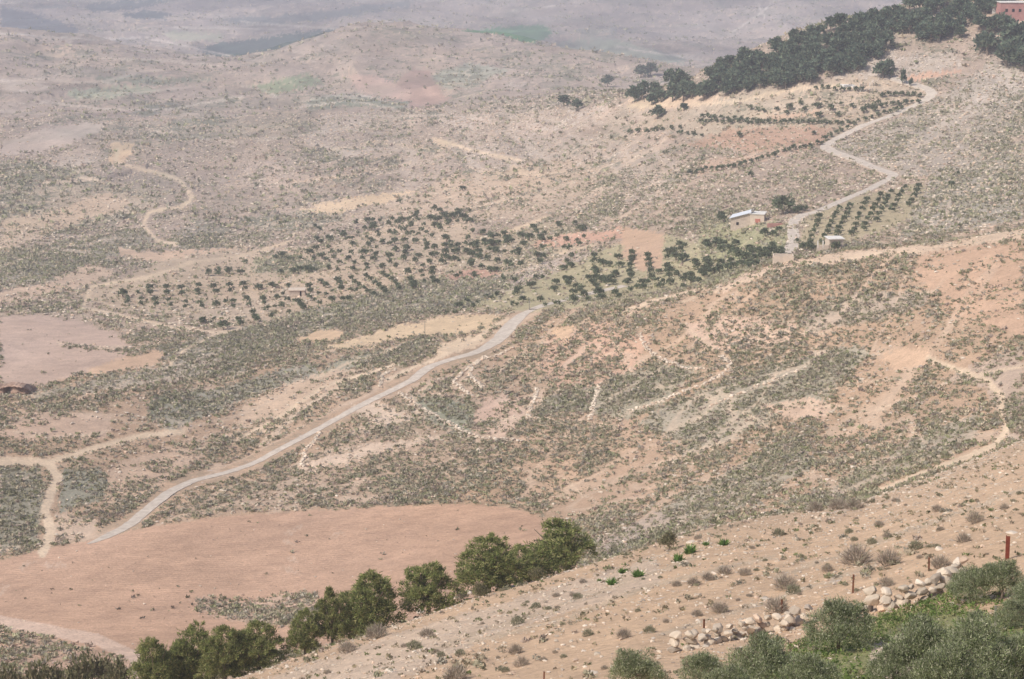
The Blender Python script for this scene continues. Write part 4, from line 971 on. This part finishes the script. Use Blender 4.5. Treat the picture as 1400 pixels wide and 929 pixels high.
# ------------------------------------------------------------------ near pines behind the crest
def fit_depth(u, vtop, w, ratio, d0, d1):
    best = None
    for d in np.arange(d0, d1, .5):
        _, h = on_far_side(u, vtop, d); e = abs(h / (w * d / FPX) - ratio)
        if h > 0 and (best is None or e < best[0]): best = (e, d)
    return best[1] if best else d0
def on_far_side(u, vtop, d):
    s, q = pix_sq(u, vtop); x = float(s) * d; z = float(height(x, d)); return Vector((x, d, z)), float(q) * d - z
for (u, vt, w, d, lab) in [(764,716,88,141,'tallest dark green pine at the right end of the row'),(668,734,84,138,'broad pale green pine second from the right'),(712,752,60,139,'low pine squeezed between the two right-hand pines'),
    (586,768,72,137,'dark compact pine third big one from the right'),(508,783,84,136,'broad pine right of the gap in the middle of the row'),(452,806,40,134,'slender pine left of the broad middle pine'),(416,834,46,133,'small dense pine in the dip of the row'),
    (352,850,66,132,'bushy pine at the right of the left-hand clump'),(305,856,60,131,'pine in the middle of the left-hand clump'),(262,853,62,130,'pine with a pointed top left of centre in the clump'),(206,870,58,129,'leftmost pine with a forked top'),
    (330,880,70,125,'low green pine in front of the left-hand clump'),(240,895,70,124,'low pine at the bottom edge in front of the forked one'),(480,832,56,131,'low young pine in front of the middle pines')]:
    d = fit_depth(u, vt, w, .95, d - 10, d + 3); loc, h = on_far_side(u, vt, d); h = min(h, 9.0); wm = w * d / FPX * 1.36
    tag(grow('pine_near', 'pine_tree', loc, wm, max(.75, h / wm / 1.02)), lab, 'tree', 'pines behind the crest of the near slope')
for (u, vt, w, d, lab) in [(118,900,95,128,'low yellow green thicket left of the pines'),(60,908,80,128,'low bushy thicket at the bottom left corner'),(160,908,60,126,'small thicket beside the leftmost pine'),(10,915,60,128,'low thicket cut by the left edge')]:
    loc, h = on_far_side(u, vt, d); wm = w * d / FPX * 1.1
    tag(grow('bush', 'thicket', loc, wm, max(.6, h / wm / .55)), lab, 'bush')
for (u, v, w, lab) in [(915,752,40,'yellow green bush on the crest right of the pines'),(683,806,34,'green bush at the foot of the broad pale pine'),(656,818,34,'grey green bush below the broad pale pine'),(630,822,28,'low green bush left of the grey one'),(735,795,30,'low bush at the foot of the tallest pine')]:
    loc = at(u, v, 90); wm = w * loc.y / FPX
    tag(grow('bush', 'bush', loc, wm, 1.15), lab, 'bush')

# ------------------------------------------------------------------ olive trees below the camera
for (u, vt, w, d, lab) in [(1150,814,104,52,'olive tree with a visible trunk, left of the green grass'),(1045,862,116,50,'olive bush at the bottom edge left of the trunk tree'),(962,886,84,50,'low olive bush below the stone heap at the bottom edge'),(872,884,86,51,'leftmost olive bush on the bottom edge'),
    (1262,838,120,50,'olive tree in the middle of the terrace, right of the pale path'),(1345,840,130,49,'large olive tree at the lower right corner'),(1225,878,80,46,'low olive in front of the path on the bottom edge'),(1300,875,110,46,'olive at the bottom edge under the large one'),
    (1372,760,78,57,'olive tree covering the foot of the red post'),(1328,768,66,56,'olive tree at the right end of the rubble wall'),(1405,790,70,54,'olive tree cut by the right edge beside the post'),(1400,862,90,47,'olive cut by the lower right corner'),(1110,888,90,46,'small olive in front of the trunk tree'),(1000,905,90,47,'olive bush between the two left-hand bushes'),(1385,815,56,53,'small olive below the tree at the red post')]:
    d = fit_depth(u, vt, w, .85, 41, 66); vt += 5; loc, h = on_far_side(u, vt, d); wm = w * d / FPX * .98
    tag(grow('olive_near', 'olive_tree', loc, wm, max(.7, h / wm / .86)), lab, 'tree', 'olive trees on the terrace')

# ------------------------------------------------------------------ dry shrubs and green plants on the near slope
def shrub_proto(name, seed, kind):
    r = np.random.default_rng(seed)
    if kind == 'twiggy': n, L, W, tint = 700, .26, .010, [(.34,.28,.24),(.42,.36,.30),(.28,.23,.19),(.30,.28,.20)]
    elif kind == 'grey_green': n, L, W, tint = 650, .16, .016, [(.25,.25,.17),(.30,.29,.20),(.20,.20,.13)]
    else: n, L, W, tint = 130, .42, .055, [(.12,.22,.05),(.17,.28,.08),(.10,.17,.05)]
    a = r.random(n) * 6.28; rr = r.random(n) ** .6 * (.42 if kind != 'leafy' else .2); z = np.sqrt(np.maximum(0, 1 - (rr / .5) ** 2)) * r.random(n) * (.42 if kind != 'leafy' else .1)
    p = np.stack([np.cos(a) * rr, np.sin(a) * rr, z], 1)
    d1 = p * np.array([1.6, 1.6, 1]) + r.normal(size=(n, 3)) * .16 + np.array([0, 0, .25]); d1 /= np.linalg.norm(d1, axis=1)[:, None]
    d2 = r.normal(size=(n, 3)); d2 -= (d2 * d1).sum(1)[:, None] * d1; d2 /= np.linalg.norm(d2, axis=1)[:, None]
    s = (.5 + .8 * r.random((n, 1)))
    P = np.stack([p - d2 * W * s, p + d2 * W * s, p + d1 * L * s], 1).reshape(-1, 3)
    T = np.repeat(np.array(tint)[r.integers(0, len(tint), n)] * (.75 + .5 * r.random((n, 1))), 3, 0)
    return cloud_mesh(name, P, T, M_SHRUB)
SM = {k: [shrub_proto(nm, 40 + 9 * i + len(k), k) for i in range(4)] for k, nm in (('twiggy', 'dry_shrub'), ('grey_green', 'low_shrub'), ('leafy', 'leafy_plant'))}
def put_shrub(kind, u, v, w, lab, group=None, dmin=40, hs=1.0):
    loc = at(u, v, dmin); wm = w * loc.y / FPX
    nm = {'twiggy': 'dry_shrub', 'grey_green': 'low_shrub', 'leafy': 'leafy_plant'}[kind]
    o = link(nm, random.choice(SM[kind]), loc=loc); o.rotation_euler = (0, 0, random.random() * 6.28); o.scale = (wm, wm, wm * hs)
    return tag(o, lab, 'plant' if kind == 'leafy' else 'shrub', group)
TW = [(1171,773,44,'broad twiggy grey shrub, left one of the big pair above the posts'),(1215,774,36,'twiggy pale grey shrub, right one of the big pair above the posts'),(1061,838,34,'twiggy grey shrub beside the second post from the left'),
 (1281,700,16,'small dry shrub high on the slope at right'),(1333,716,26,'flat dry shrub near the upper right of the slope'),(1373,697,14,'small dry shrub nearest the right edge, high up'),(1317,742,22,'dry shrub left of the red post'),(1202,720,14,'dry shrub above the big pair'),
 (1019,787,18,'dry grey shrub below the green plants'),(990,786,20,'dry shrub left of the one below the green plants'),(968,794,18,'dry shrub third in the line below the green plants'),(948,801,18,'dry shrub leftmost in the line below the green plants'),
 (1131,782,18,'dry shrub just left of the big pair'),(1074,806,34,'low sprawling dry shrub above the second post'),(984,838,26,'dry shrub above the leftmost posts'),(953,843,16,'small dry shrub beside the one above the posts'),
 (1145,697,26,'grey shrub on the crest line, left of two'),(1168,697,26,'grey shrub on the crest line, right of two'),(1115,700,24,'grey shrub on the crest line left of the pair'),(1286,776,28,'pale twiggy shrub right of the fourth post'),(1212,802,22,'pale twiggy shrub between the two right posts'),
 (705,894,22,'twiggy grey shrub low on the bare slope'),(713,911,22,'twiggy shrub under the one on the bare slope'),(623,932,36,'grey shrub at the bottom edge'),(515,874,34,'grey twiggy shrub on the crest at left'),(475,893,26,'grey shrub near the left end of the crest'),
 (853,873,22,'grey shrub above the bottom olive bushes'),(925,802,14,'small round dry shrub in mid slope'),(911,852,10,'small dark shrub above the stones'),(1213,736,14,'small dry shrub above the fourth post'),(584,871,20,'low dry shrub right of the crest shrub')]
GG = [(1064,733,20,'grey green shrub on the upper slope'),(1161,730,14,'small grey green shrub among the upper ones'),(1168,740,12,'tiny grey green shrub under its neighbour'),(1192,744,16,'green tinted shrub above the big twiggy pair'),(1252,752,24,'grey green patch left of the fourth post'),
 (567,888,24,'round dark grey green shrub on the lower crest'),(691,919,14,'grey green shrub at the bottom of the bare slope'),(804,870,18,'grey green shrub halfway down the slope'),(888,866,20,'low grey green shrub above the leftmost olive bush'),(708,854,22,'grey green shrub in the stony streak'),
 (733,832,16,'grey green shrub below the tallest pine'),(603,898,14,'small grey green shrub in the lower slope'),(629,896,16,'grey green shrub right of the smaller one'),(790,819,16,'grey green tuft below the crest'),(1085,812,24,'green tinted low shrub by the sprawling one')]
for a in TW: put_shrub('twiggy', a[0], a[1], a[2], a[3], 'dry shrubs on the near slope', hs=1.25)
for a in GG: put_shrub('grey_green', a[0], a[1], a[2], a[3], 'grey green shrubs on the near slope', hs=1.2)
for a in [(851,784,16,'leafy green plant left of the bright cluster'),(873,789,22,'large bright green leafy plant right of the pines'),(837,800,20,'bright green plant lowest of the cluster'),(819,795,8,'small green plant left of the cluster'),
          (928,768,22,'bright leafy plant at the left of the upper group'),(943,757,26,'broad leafy plant in the upper group'),(990,746,20,'single vivid green plant at the right'),(965,746,12,'small plant between the vivid ones')]:
    put_shrub('leafy', a[0], a[1], a[2], a[3], 'vivid green leafy plants', hs=1.1)
k = 0
while k < 75:
    u, v = random.uniform(400, 1400), random.uniform(610, 925)
    loc = at(u, v, 40)
    if not (62 < loc.y < 175): continue
    kind = random.choice(['twiggy', 'twiggy', 'grey_green']); w = random.uniform(5, 12)
    put_shrub(kind, u, v, w, 'small dry tuft scattered on the near stony slope' if kind == 'twiggy' else 'small grey green tuft scattered on the near stony slope',
              'small dry tufts' if kind == 'twiggy' else 'small grey green tufts'); k += 1
# larger single rocks on the near slope
RKM = []
for q in range(6):
    v_, f_ = rock_unit(300 + q, 3, 15); RKM.append(mesh_from('rock', v_ * .5, f_.reshape(-1), 3, M_STONE, {'tint': ('FLOAT_COLOR', np.tile([[.60,.52,.43]], (len(v_), 1)))}))
def put_rock(u, v, w, lab, group):
    loc = at(u, v, 40); wm = w * loc.y / FPX
    o = link('rock', random.choice(RKM), loc=loc); o.rotation_euler = (random.uniform(-.2, .2), random.uniform(-.2, .2), random.random() * 6.28); o.scale = (wm, wm, wm * .6)
    tag(o, lab, 'rock', group)
for a in [(575,838,22,'long pale boulder on the crest beside the pines'),(640,812,20,'pale boulder on the crest under the broad pine'),(625,818,14,'small pale boulder left of its neighbour on the crest'),(700,803,16,'pale rock on the crest below the pines'),(535,918,26,'pale rock at the bottom of the near slope'),
          (810,922,24,'pale grey boulder at the bottom edge by the olive bush'),(945,742,18,'pale rock by the upper leafy plants'),(1045,820,18,'pale rock left of the second post'),(1285,752,20,'flat pale rock near the red post'),(1385,730,22,'flat pale slab behind the red post'),
          (1060,700,14,'pale rock on the crest'),(1375,792,10,'small pale stone by the post')]: put_rock(a[0], a[1], a[2], a[3], None)
k = 0
while k < 110:
    u, v = random.uniform(400, 1400), random.uniform(620, 925); loc = at(u, v, 40)
    if not (62 < loc.y < 170): continue
    put_rock(u, v, random.uniform(3, 6.5), 'small pale rock among many on the near stony slope', 'small rocks on the near slope'); k += 1

# ------------------------------------------------------------------ rubble wall, posts
def wall_of_stones(name, pts, courses, size, lab, dmin, cat='wall', parts=True, width=.5, bright=1.0):
    pts3 = [at(u, v, dmin) for u, v in pts]; base = pts3[len(pts3) // 2].copy(); e = empty(name, base)
    P_ = np.array(pts3); d = np.concatenate([[0], np.cumsum(np.linalg.norm(np.diff(P_, axis=0), axis=1))]); big, small = [], []
    L_ = d[-1]
    for c in range(courses):
        q = 0.0
        while q < L_:
            s = size * random.uniform(.6, 1.25) * (1 - .08 * c); g = [float(np.interp(q, d, P_[:, k])) for k in range(3)]
            x, y = g[0] + random.uniform(-.3, .3) * width, g[1] + random.uniform(-.5, .5) * width
            z = float(height(x, y)) + s * .2 + c * size * .55
            big.append((x - base.x, y - base.y, z - base.z, s)); q += s * (.95 if parts else .5)
            for _ in range(2): small.append((x - base.x + random.uniform(-.6, .6), y - base.y + random.uniform(-.9, .9), None, s * random.uniform(.15, .4)))
    big.sort(key=lambda a: -a[3])
    parts = parts or len(big) + len(small) < 400
    for k, (x, y, z, s) in enumerate(big[:90] if parts else []):
        v_, f_ = rock_unit(random.randrange(10**6), 3, 15); t = stone_tints(1) * bright
        o = link('stone', mesh_from('stone', v_ * s * .56, f_.reshape(-1), 3, M_STONE, {'tint': ('FLOAT_COLOR', np.tile(t, (len(v_), 1)))}), e, (x, y, z))
        o.rotation_euler = (random.uniform(-.4, .4), random.uniform(-.4, .4), random.random() * 6.28)
    arr = [(x, y, z, s) for x, y, z, s in (big[90:] if parts else big)] + [(x, y, float(height(x + base.x, y + base.y)) - base.z, s) for x, y, _, s in small]
    A = np.array(arr); o = link('rubble', stones_mesh('rubble', A[:, :3], A[:, 3] * .5, stone_tints(len(A)) * bright, 2), e)
    return tag(e, lab, cat)
wall_of_stones('rubble_wall', [(1192,836),(1212,836),(1240,830),(1275,820),(1300,806),(1318,790)], 3, .64, 'heaped dry stone rubble wall of large pale blocks above the green grass', 40, width=.45)
wall_of_stones('rubble_wall', [(925,892),(950,886),(990,878),(1030,868),(1070,862),(1098,852)], 3, .48, 'low collapsed stone wall of pale blocks below the leftmost posts', 40, width=.6)
M_RUST = plain('rusty_steel', (.10,.05,.035), (.22,.10,.06), 9, .8, .3, .01)
M_REDPOST = plain('red_painted_steel', (.13,.03,.022), (.20,.06,.035), 6, .6, .2, .01)
M_GALV = plain('weathered_post', (.20,.19,.17), (.32,.29,.25), 6, .9, .3, .01)
def box(cx, cy, cz, sx, sy, sz):
    x = [cx - sx / 2, cx + sx / 2]; y = [cy - sy / 2, cy + sy / 2]; z = [cz - sz / 2, cz + sz / 2]
    v = [(a, b, c) for c in z for b in y for a in x]
    return v, [0,2,3,1, 4,5,7,6, 0,1,5,4, 2,6,7,3, 0,4,6,2, 1,3,7,5]
def boxes(name, lst, mat, parent=None, loc=None, rz=0):
    V_, F_ = [], []
    for b in lst:
        v, f = box(*b); F_ += [i + len(V_) for i in f]; V_ += v
    o = link(name, mesh_from(name, np.array(V_, float), np.array(F_), 4, mat), parent, loc)
    if rz: o.rotation_euler = (0, 0, rz)
    return o
def post(u, vb, vt, lab, wpx, mat=None, dmin=40, name='fence_post'):
    loc = at(u, vb, dmin); h = (vb - vt) * loc.y / FPX * 1.05; w = wpx * loc.y / FPX
    # an angle iron: two thin flanges with a notched top
    e = empty(name, loc, random.uniform(-.4, .4)); e.rotation_euler = (random.uniform(-.04, .04), random.uniform(-.05, .05), random.uniform(-.5, .5))
    boxes('flange', [(0, -w * .5 + w * .09, h / 2 - .1, w, w * .18, h + .2)], mat or M_RUST, e)
    boxes('flange', [(-w * .5 + w * .09, w * .09, h / 2 - .102, w * .18, w * .82, h + .19)], mat or M_RUST, e)
    return tag(e, lab, 'post', 'fence posts along the near slope')
post(744, 932, 917, 'short dark post cut by the bottom edge, leftmost of all', 2.6)
post(962, 869, 845, 'thin rusty post standing over the collapsed wall, leftmost of four', 2.4)
post(1069, 838, 818, 'thin rusty post beside the twiggy shrub, second of four', 2.4)
post(1166, 812, 784, 'tallest thin rusty post, behind the olive with the trunk', 2.4)
post(1270, 781, 761, 'thin rusty post at the right above the big rubble blocks', 2.6)
post(1377, 765, 731, 'thick red painted steel post at the right edge', 6.0, M_REDPOST)
post(1361, 856, 826, 'pale weathered post in the grass at the lower right', 3.5, M_GALV)

# terrace walls and bared ledges on the valley slope
for pts, lab in TW_:
    wall_of_stones('terrace_wall' if 'wall' in lab or 'line' in lab else 'rock_ledge', pts, 1, .6, lab, 215, 'wall' if 'wall' in lab or 'line' in lab else 'rock ledge', False, 1.3, 1.15)

# ------------------------------------------------------------------ buildings
M_WALL = plain('rough_stone_wall', (.42,.34,.28), (.58,.49,.41), 1.8, .9, .5)
M_BLOCK = plain('pale_block_wall', (.56,.47,.38), (.66,.56,.46), 1.2, .9, .3)
M_ROOF = plain('sheet_roof', (.62,.66,.72), (.74,.77,.82), .8, .5)
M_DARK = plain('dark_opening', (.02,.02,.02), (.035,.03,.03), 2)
M_REDP = plain('red_paint', (.42,.15,.11), (.50,.21,.16), 2)
M_PINKW = plain('red_plaster', (.40,.20,.18), (.50,.28,.25), .5)
M_WHITE = plain('white_concrete', (.66,.64,.60), (.78,.76,.72), .6)
def poly_prism(name, prof, y0, y1, mat, parent, loc=None):
    """profile in x-z pushed along y"""
    n = len(prof); v = [(x, y0, z) for x, z in prof] + [(x, y1, z) for x, z in prof]
    me = bpy.data.meshes.new(name); fs = [tuple(range(n)), tuple(range(2 * n - 1, n - 1, -1))] + [(i + n, (i + 1) % n + n, (i + 1) % n, i) for i in range(n)]
    me.from_pydata(v, [], fs); me.materials.append(mat); return link(name, me, parent, loc)
loc = at(1012, 313, 430); k = loc.y / FPX
h = tag(empty('stone_house', loc, -.25), 'stone house with a pale blue sheet roof beside the orchard', 'house')
poly_prism('wall', [(-14*k,-1),(14*k,-1),(14*k,22*k),(-13*k,14*k)], 0, 5.5, M_WALL, h)
ro = poly_prism('roof', [(-15.5*k,13.8*k),(15*k,23.2*k),(15*k,23.9*k),(-15.5*k,14.6*k)], -.5, 6.2, M_ROOF, h)
boxes('annex_wall', [(23*k, 2.0, 9*k, 20*k - .05, 4.6, 19*k + 1)], M_BLOCK, h)
boxes('annex_roof', [(23*k, 2.0, 18.5*k + .62, 21.5*k, 5.0, .18)], M_WHITE, h)
boxes('door', [(24*k, -.32, 12*k, 7*k, .05, 6*k)], M_REDP, h)
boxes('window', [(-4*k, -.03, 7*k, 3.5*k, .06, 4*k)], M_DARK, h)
boxes('water_tank', [(16*k, 1.0, 23.8*k + .3, 3.6*k, .9, .7)], M_GALV, h)
loc = at(1060, 310, 430); tag(boxes('garden_wall', [(0, 0, .3, 4.4, .3, 1.2)], M_PINKW, None, loc, .1), 'low reddish wall right of the stone house', 'wall')
loc = at(1143, 342, 425); k = loc.y / FPX
h = tag(empty('flat_roofed_hut', loc, .12), 'small flat-roofed block hut by the road with a dark window', 'hut')
W_ = 20*k; H_ = 15*k
boxes('wall', [(-W_*.4, 0, H_/2-.5, W_*.2, .2, H_+1), (W_*.4-.0, 0, H_/2-.5, W_*.2, .2, H_+1), (0, 0, H_*.2-.5, W_*.6-.01, .2, H_*.4+1), (0, 0, H_*.88, W_*.6-.01, .2, H_*.24),
      (-W_/2+.1, 1.7, H_/2-.5, .2, 3.2, H_+.99), (W_/2-.1, 1.7, H_/2-.5, .2, 3.2, H_+.99), (0, 3.4, H_/2-.5, W_, .2, H_+1)], M_BLOCK, h)
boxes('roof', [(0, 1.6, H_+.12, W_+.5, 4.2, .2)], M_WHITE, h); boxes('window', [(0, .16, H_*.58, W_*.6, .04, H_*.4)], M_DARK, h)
boxes('yard_wall', [(-W_*.95, -.1, H_*.2-.3, W_*.85, .25, H_*.55+.6)], M_BLOCK, h)
for x in (-W_*1.32, -W_*.95): boxes('gate_post', [(x, -.1, H_*.55, .22, .27, H_*.7)], M_WHITE, h)
loc = at(1071, 360, 0); k = loc.y / FPX
tag(boxes('block_tank', [(-14*k+.1, 1.1, 5*k-.4, .22, 2.4, 11*k+.8), (14*k-.1, 1.1, 5*k-.4, .22, 2.4, 11*k+.8), (0, 0, 5*k-.4, 28*k-.42, .22, 11*k+.8), (0, 2.2, 5*k-.4, 28*k-.42, .22, 11*k+.8)], M_BLOCK, None, loc, -.08), 'low pale block cistern at the lower end of the white road', 'cistern')
loc = at(406, 406, 400); k = loc.y / FPX
h = tag(empty('grove_hut', loc, .05), 'tiny stone hut with a flat roof and dark doorway in the left grove', 'hut')
boxes('wall', [(-3.5*k, 0, 4*k-.4, 15*k, .25, 9*k+.8), (9*k, 0, 4*k-.4, 5*k, .25, 9*k+.8), (0, 3, 4*k-.4, 22*k, .25, 9*k+.8), (-10.9*k, 1.5, 4*k-.4, .25, 2.7, 9*k+.79), (11.4*k, 1.5, 4*k-.4, .25, 2.7, 9*k+.79)], M_WALL, h)
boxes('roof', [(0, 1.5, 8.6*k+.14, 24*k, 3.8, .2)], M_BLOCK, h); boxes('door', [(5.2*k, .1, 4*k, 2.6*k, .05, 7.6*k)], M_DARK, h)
loc = at(1392, 30, 500); k = loc.y / FPX
h = tag(empty('red_building', loc, -.05), 'long red-walled building at the top right corner above the pines', 'building')
boxes('wall', [(6*k, 5, 12*k-1, 60*k, 9, 26*k+2)], M_PINKW, h); boxes('roof', [(6*k, 5, 25*k+.15, 62*k, 9.6, .3)], M_WHITE, h)
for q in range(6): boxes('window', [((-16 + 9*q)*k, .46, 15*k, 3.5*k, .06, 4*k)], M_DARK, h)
loc = at(1361, 18, 500); k = loc.y / FPX
h = tag(empty('site_cabin', loc, 0), 'small white cabin left of the red building', 'cabin')
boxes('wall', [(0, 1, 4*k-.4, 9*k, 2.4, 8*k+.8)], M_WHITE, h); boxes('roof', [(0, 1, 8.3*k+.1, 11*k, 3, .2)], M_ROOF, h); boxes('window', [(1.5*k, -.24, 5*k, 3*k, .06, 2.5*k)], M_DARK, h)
loc = at(1158, 118, 560); k = loc.y / FPX
e = tag(empty('concrete_slab', loc, .4), 'bright white slab on the upper terrace', 'slab'); boxes('slab', [(0, 2, .1, 17*k, 7, .9)], M_WHITE, e); boxes('step', [(6*k, -2.2, -.1, 6*k, 1.2, .7)], M_WHITE, e)
for i in range(12):
    u = 1176 + (i % 6) * 4.4 + random.uniform(-.8, .8); v = 118 + (i // 6) * 8; loc = at(u, v, 560); dark = i % 3 != 0
    p_ = boxes('stone_pillar', [(0, 0, .4, .26, .24, 1.3), (0, 0, 1.12, .36, .32, .12)], M_GALV if dark else M_WHITE, None, loc)
    tag(p_, 'dark little pillar of the rows right of the white slab' if dark else 'white little pillar of the rows right of the white slab', 'pillar', 'dark pillars by the slab' if dark else 'white pillars by the slab')
# rock ledge with hollows at the left edge
def ledge():
    pts = [(-14,541),(0,541),(14,540),(30,541),(45,538)]; e = empty('cave_ledge', at(16, 543, 330)); base = e.location; V_ = []
    p3 = [at(u, v, 330) for u, v in pts]; n = 50; P_ = np.array(p3); q = np.linspace(0, 1, n); X_ = np.interp(q, np.linspace(0, 1, 5), P_[:, 0]); Y_ = np.interp(q, np.linspace(0, 1, 5), P_[:, 1])
    top = 1.9 * np.sin(np.pi * np.clip(q * 1.05, 0, 1)) ** .35 + .25 * fbm(q * 20, q * 0, 61, 2)
    prof = [(0, -.6), (.1, .25), (.55, .5), (.5, .8), (-.1, .9), (.2, 1.0), (2.6, 1.03), (4.4, .7)]
    for (dy, f) in prof:
        hol = np.exp(-((q - .42) / .06) ** 2) + np.exp(-((q - .72) / .07) ** 2)
        V_.append(np.stack([X_ - base.x, Y_ - base.y + dy + (1.6 * hol if .2 < f < .85 and dy < .6 else 0) + .15 * fbm(q * 30, q * 0 + dy * 3, 62, 2), top * f + height(X_, Y_) - base.z], 1))
    V_ = np.concatenate(V_); F_ = []
    for a in range(len(prof) - 1):
        for b in range(n - 1): F_ += [a*n+b, a*n+b+1, (a+1)*n+b+1, (a+1)*n+b]
    link('rock_face', mesh_from('rock_face', V_, np.array(F_), 4, plain('brown_rock', (.24,.15,.11), (.44,.32,.25), 1.2, .9, .8, .1)), e)
    tag(e, 'low brown rock ledge with dark hollows at the left edge', 'rock ledge')
ledge()
# slim poles
for (u, vb, vt, dm, lab) in [(723.6,426,407,436,'slim pole beside the road where it meets the orchard'),(797,393,375,436,'slim pole among the olives above the road'),(885.5,378,358,436,'slim pole in the right upright olive row'),
    (987,364,343,425,'left one of two slim poles below the house'),(991,364,343,425,'right one of two slim poles below the house'),(581,461,438,340,'slim pole standing in the tan field')]:
    loc = at(u, vb, dm); hh = (vb - vt) * loc.y / FPX; e = tag(empty('utility_pole', loc), lab, 'pole', 'slim pale poles in the valley')
    link('shaft', tubes_mesh('shaft', [([(0, 0, -.3), (0, 0, hh / 2), (0, 0, hh)], [.085, .07, .06])], M_GALV), e)
    boxes('crossbar', [(0, 0, hh - .25, .9, .07, .07)], M_GALV, e)
# ------------------------------------------------------------------ the air
def haze():
    x0, x1, y0, y1, z0, z1 = -9500, 9500, -60, 9400, float(Z.min()) - 1.5, 6.0
    v = [(x, y, z) for z in (z0, z1) for y in (y0, y1) for x in (x0, x1)]
    f = [0,2,3,1, 4,5,7,6, 0,1,5,4, 2,6,7,3, 0,4,6,2, 1,3,7,5]
    m = bpy.data.materials.new('haze'); m.use_nodes = True; nt = m.node_tree
    nt.nodes.remove(nt.nodes['Principled BSDF'])
    pv = nt.nodes.new('ShaderNodeVolumePrincipled')
    pv.inputs['Color'].default_value = HAZE_COLOR + (1,); pv.inputs['Density'].default_value = HAZE_DENSITY
    pv.inputs['Anisotropy'].default_value = 0.0
    nt.links.new(pv.outputs[0], nt.nodes['Material Output'].inputs['Volume'])
    tag(link('haze', mesh_from('haze', np.array(v, float), np.array(f), 4, m)), kind='stuff')
haze()
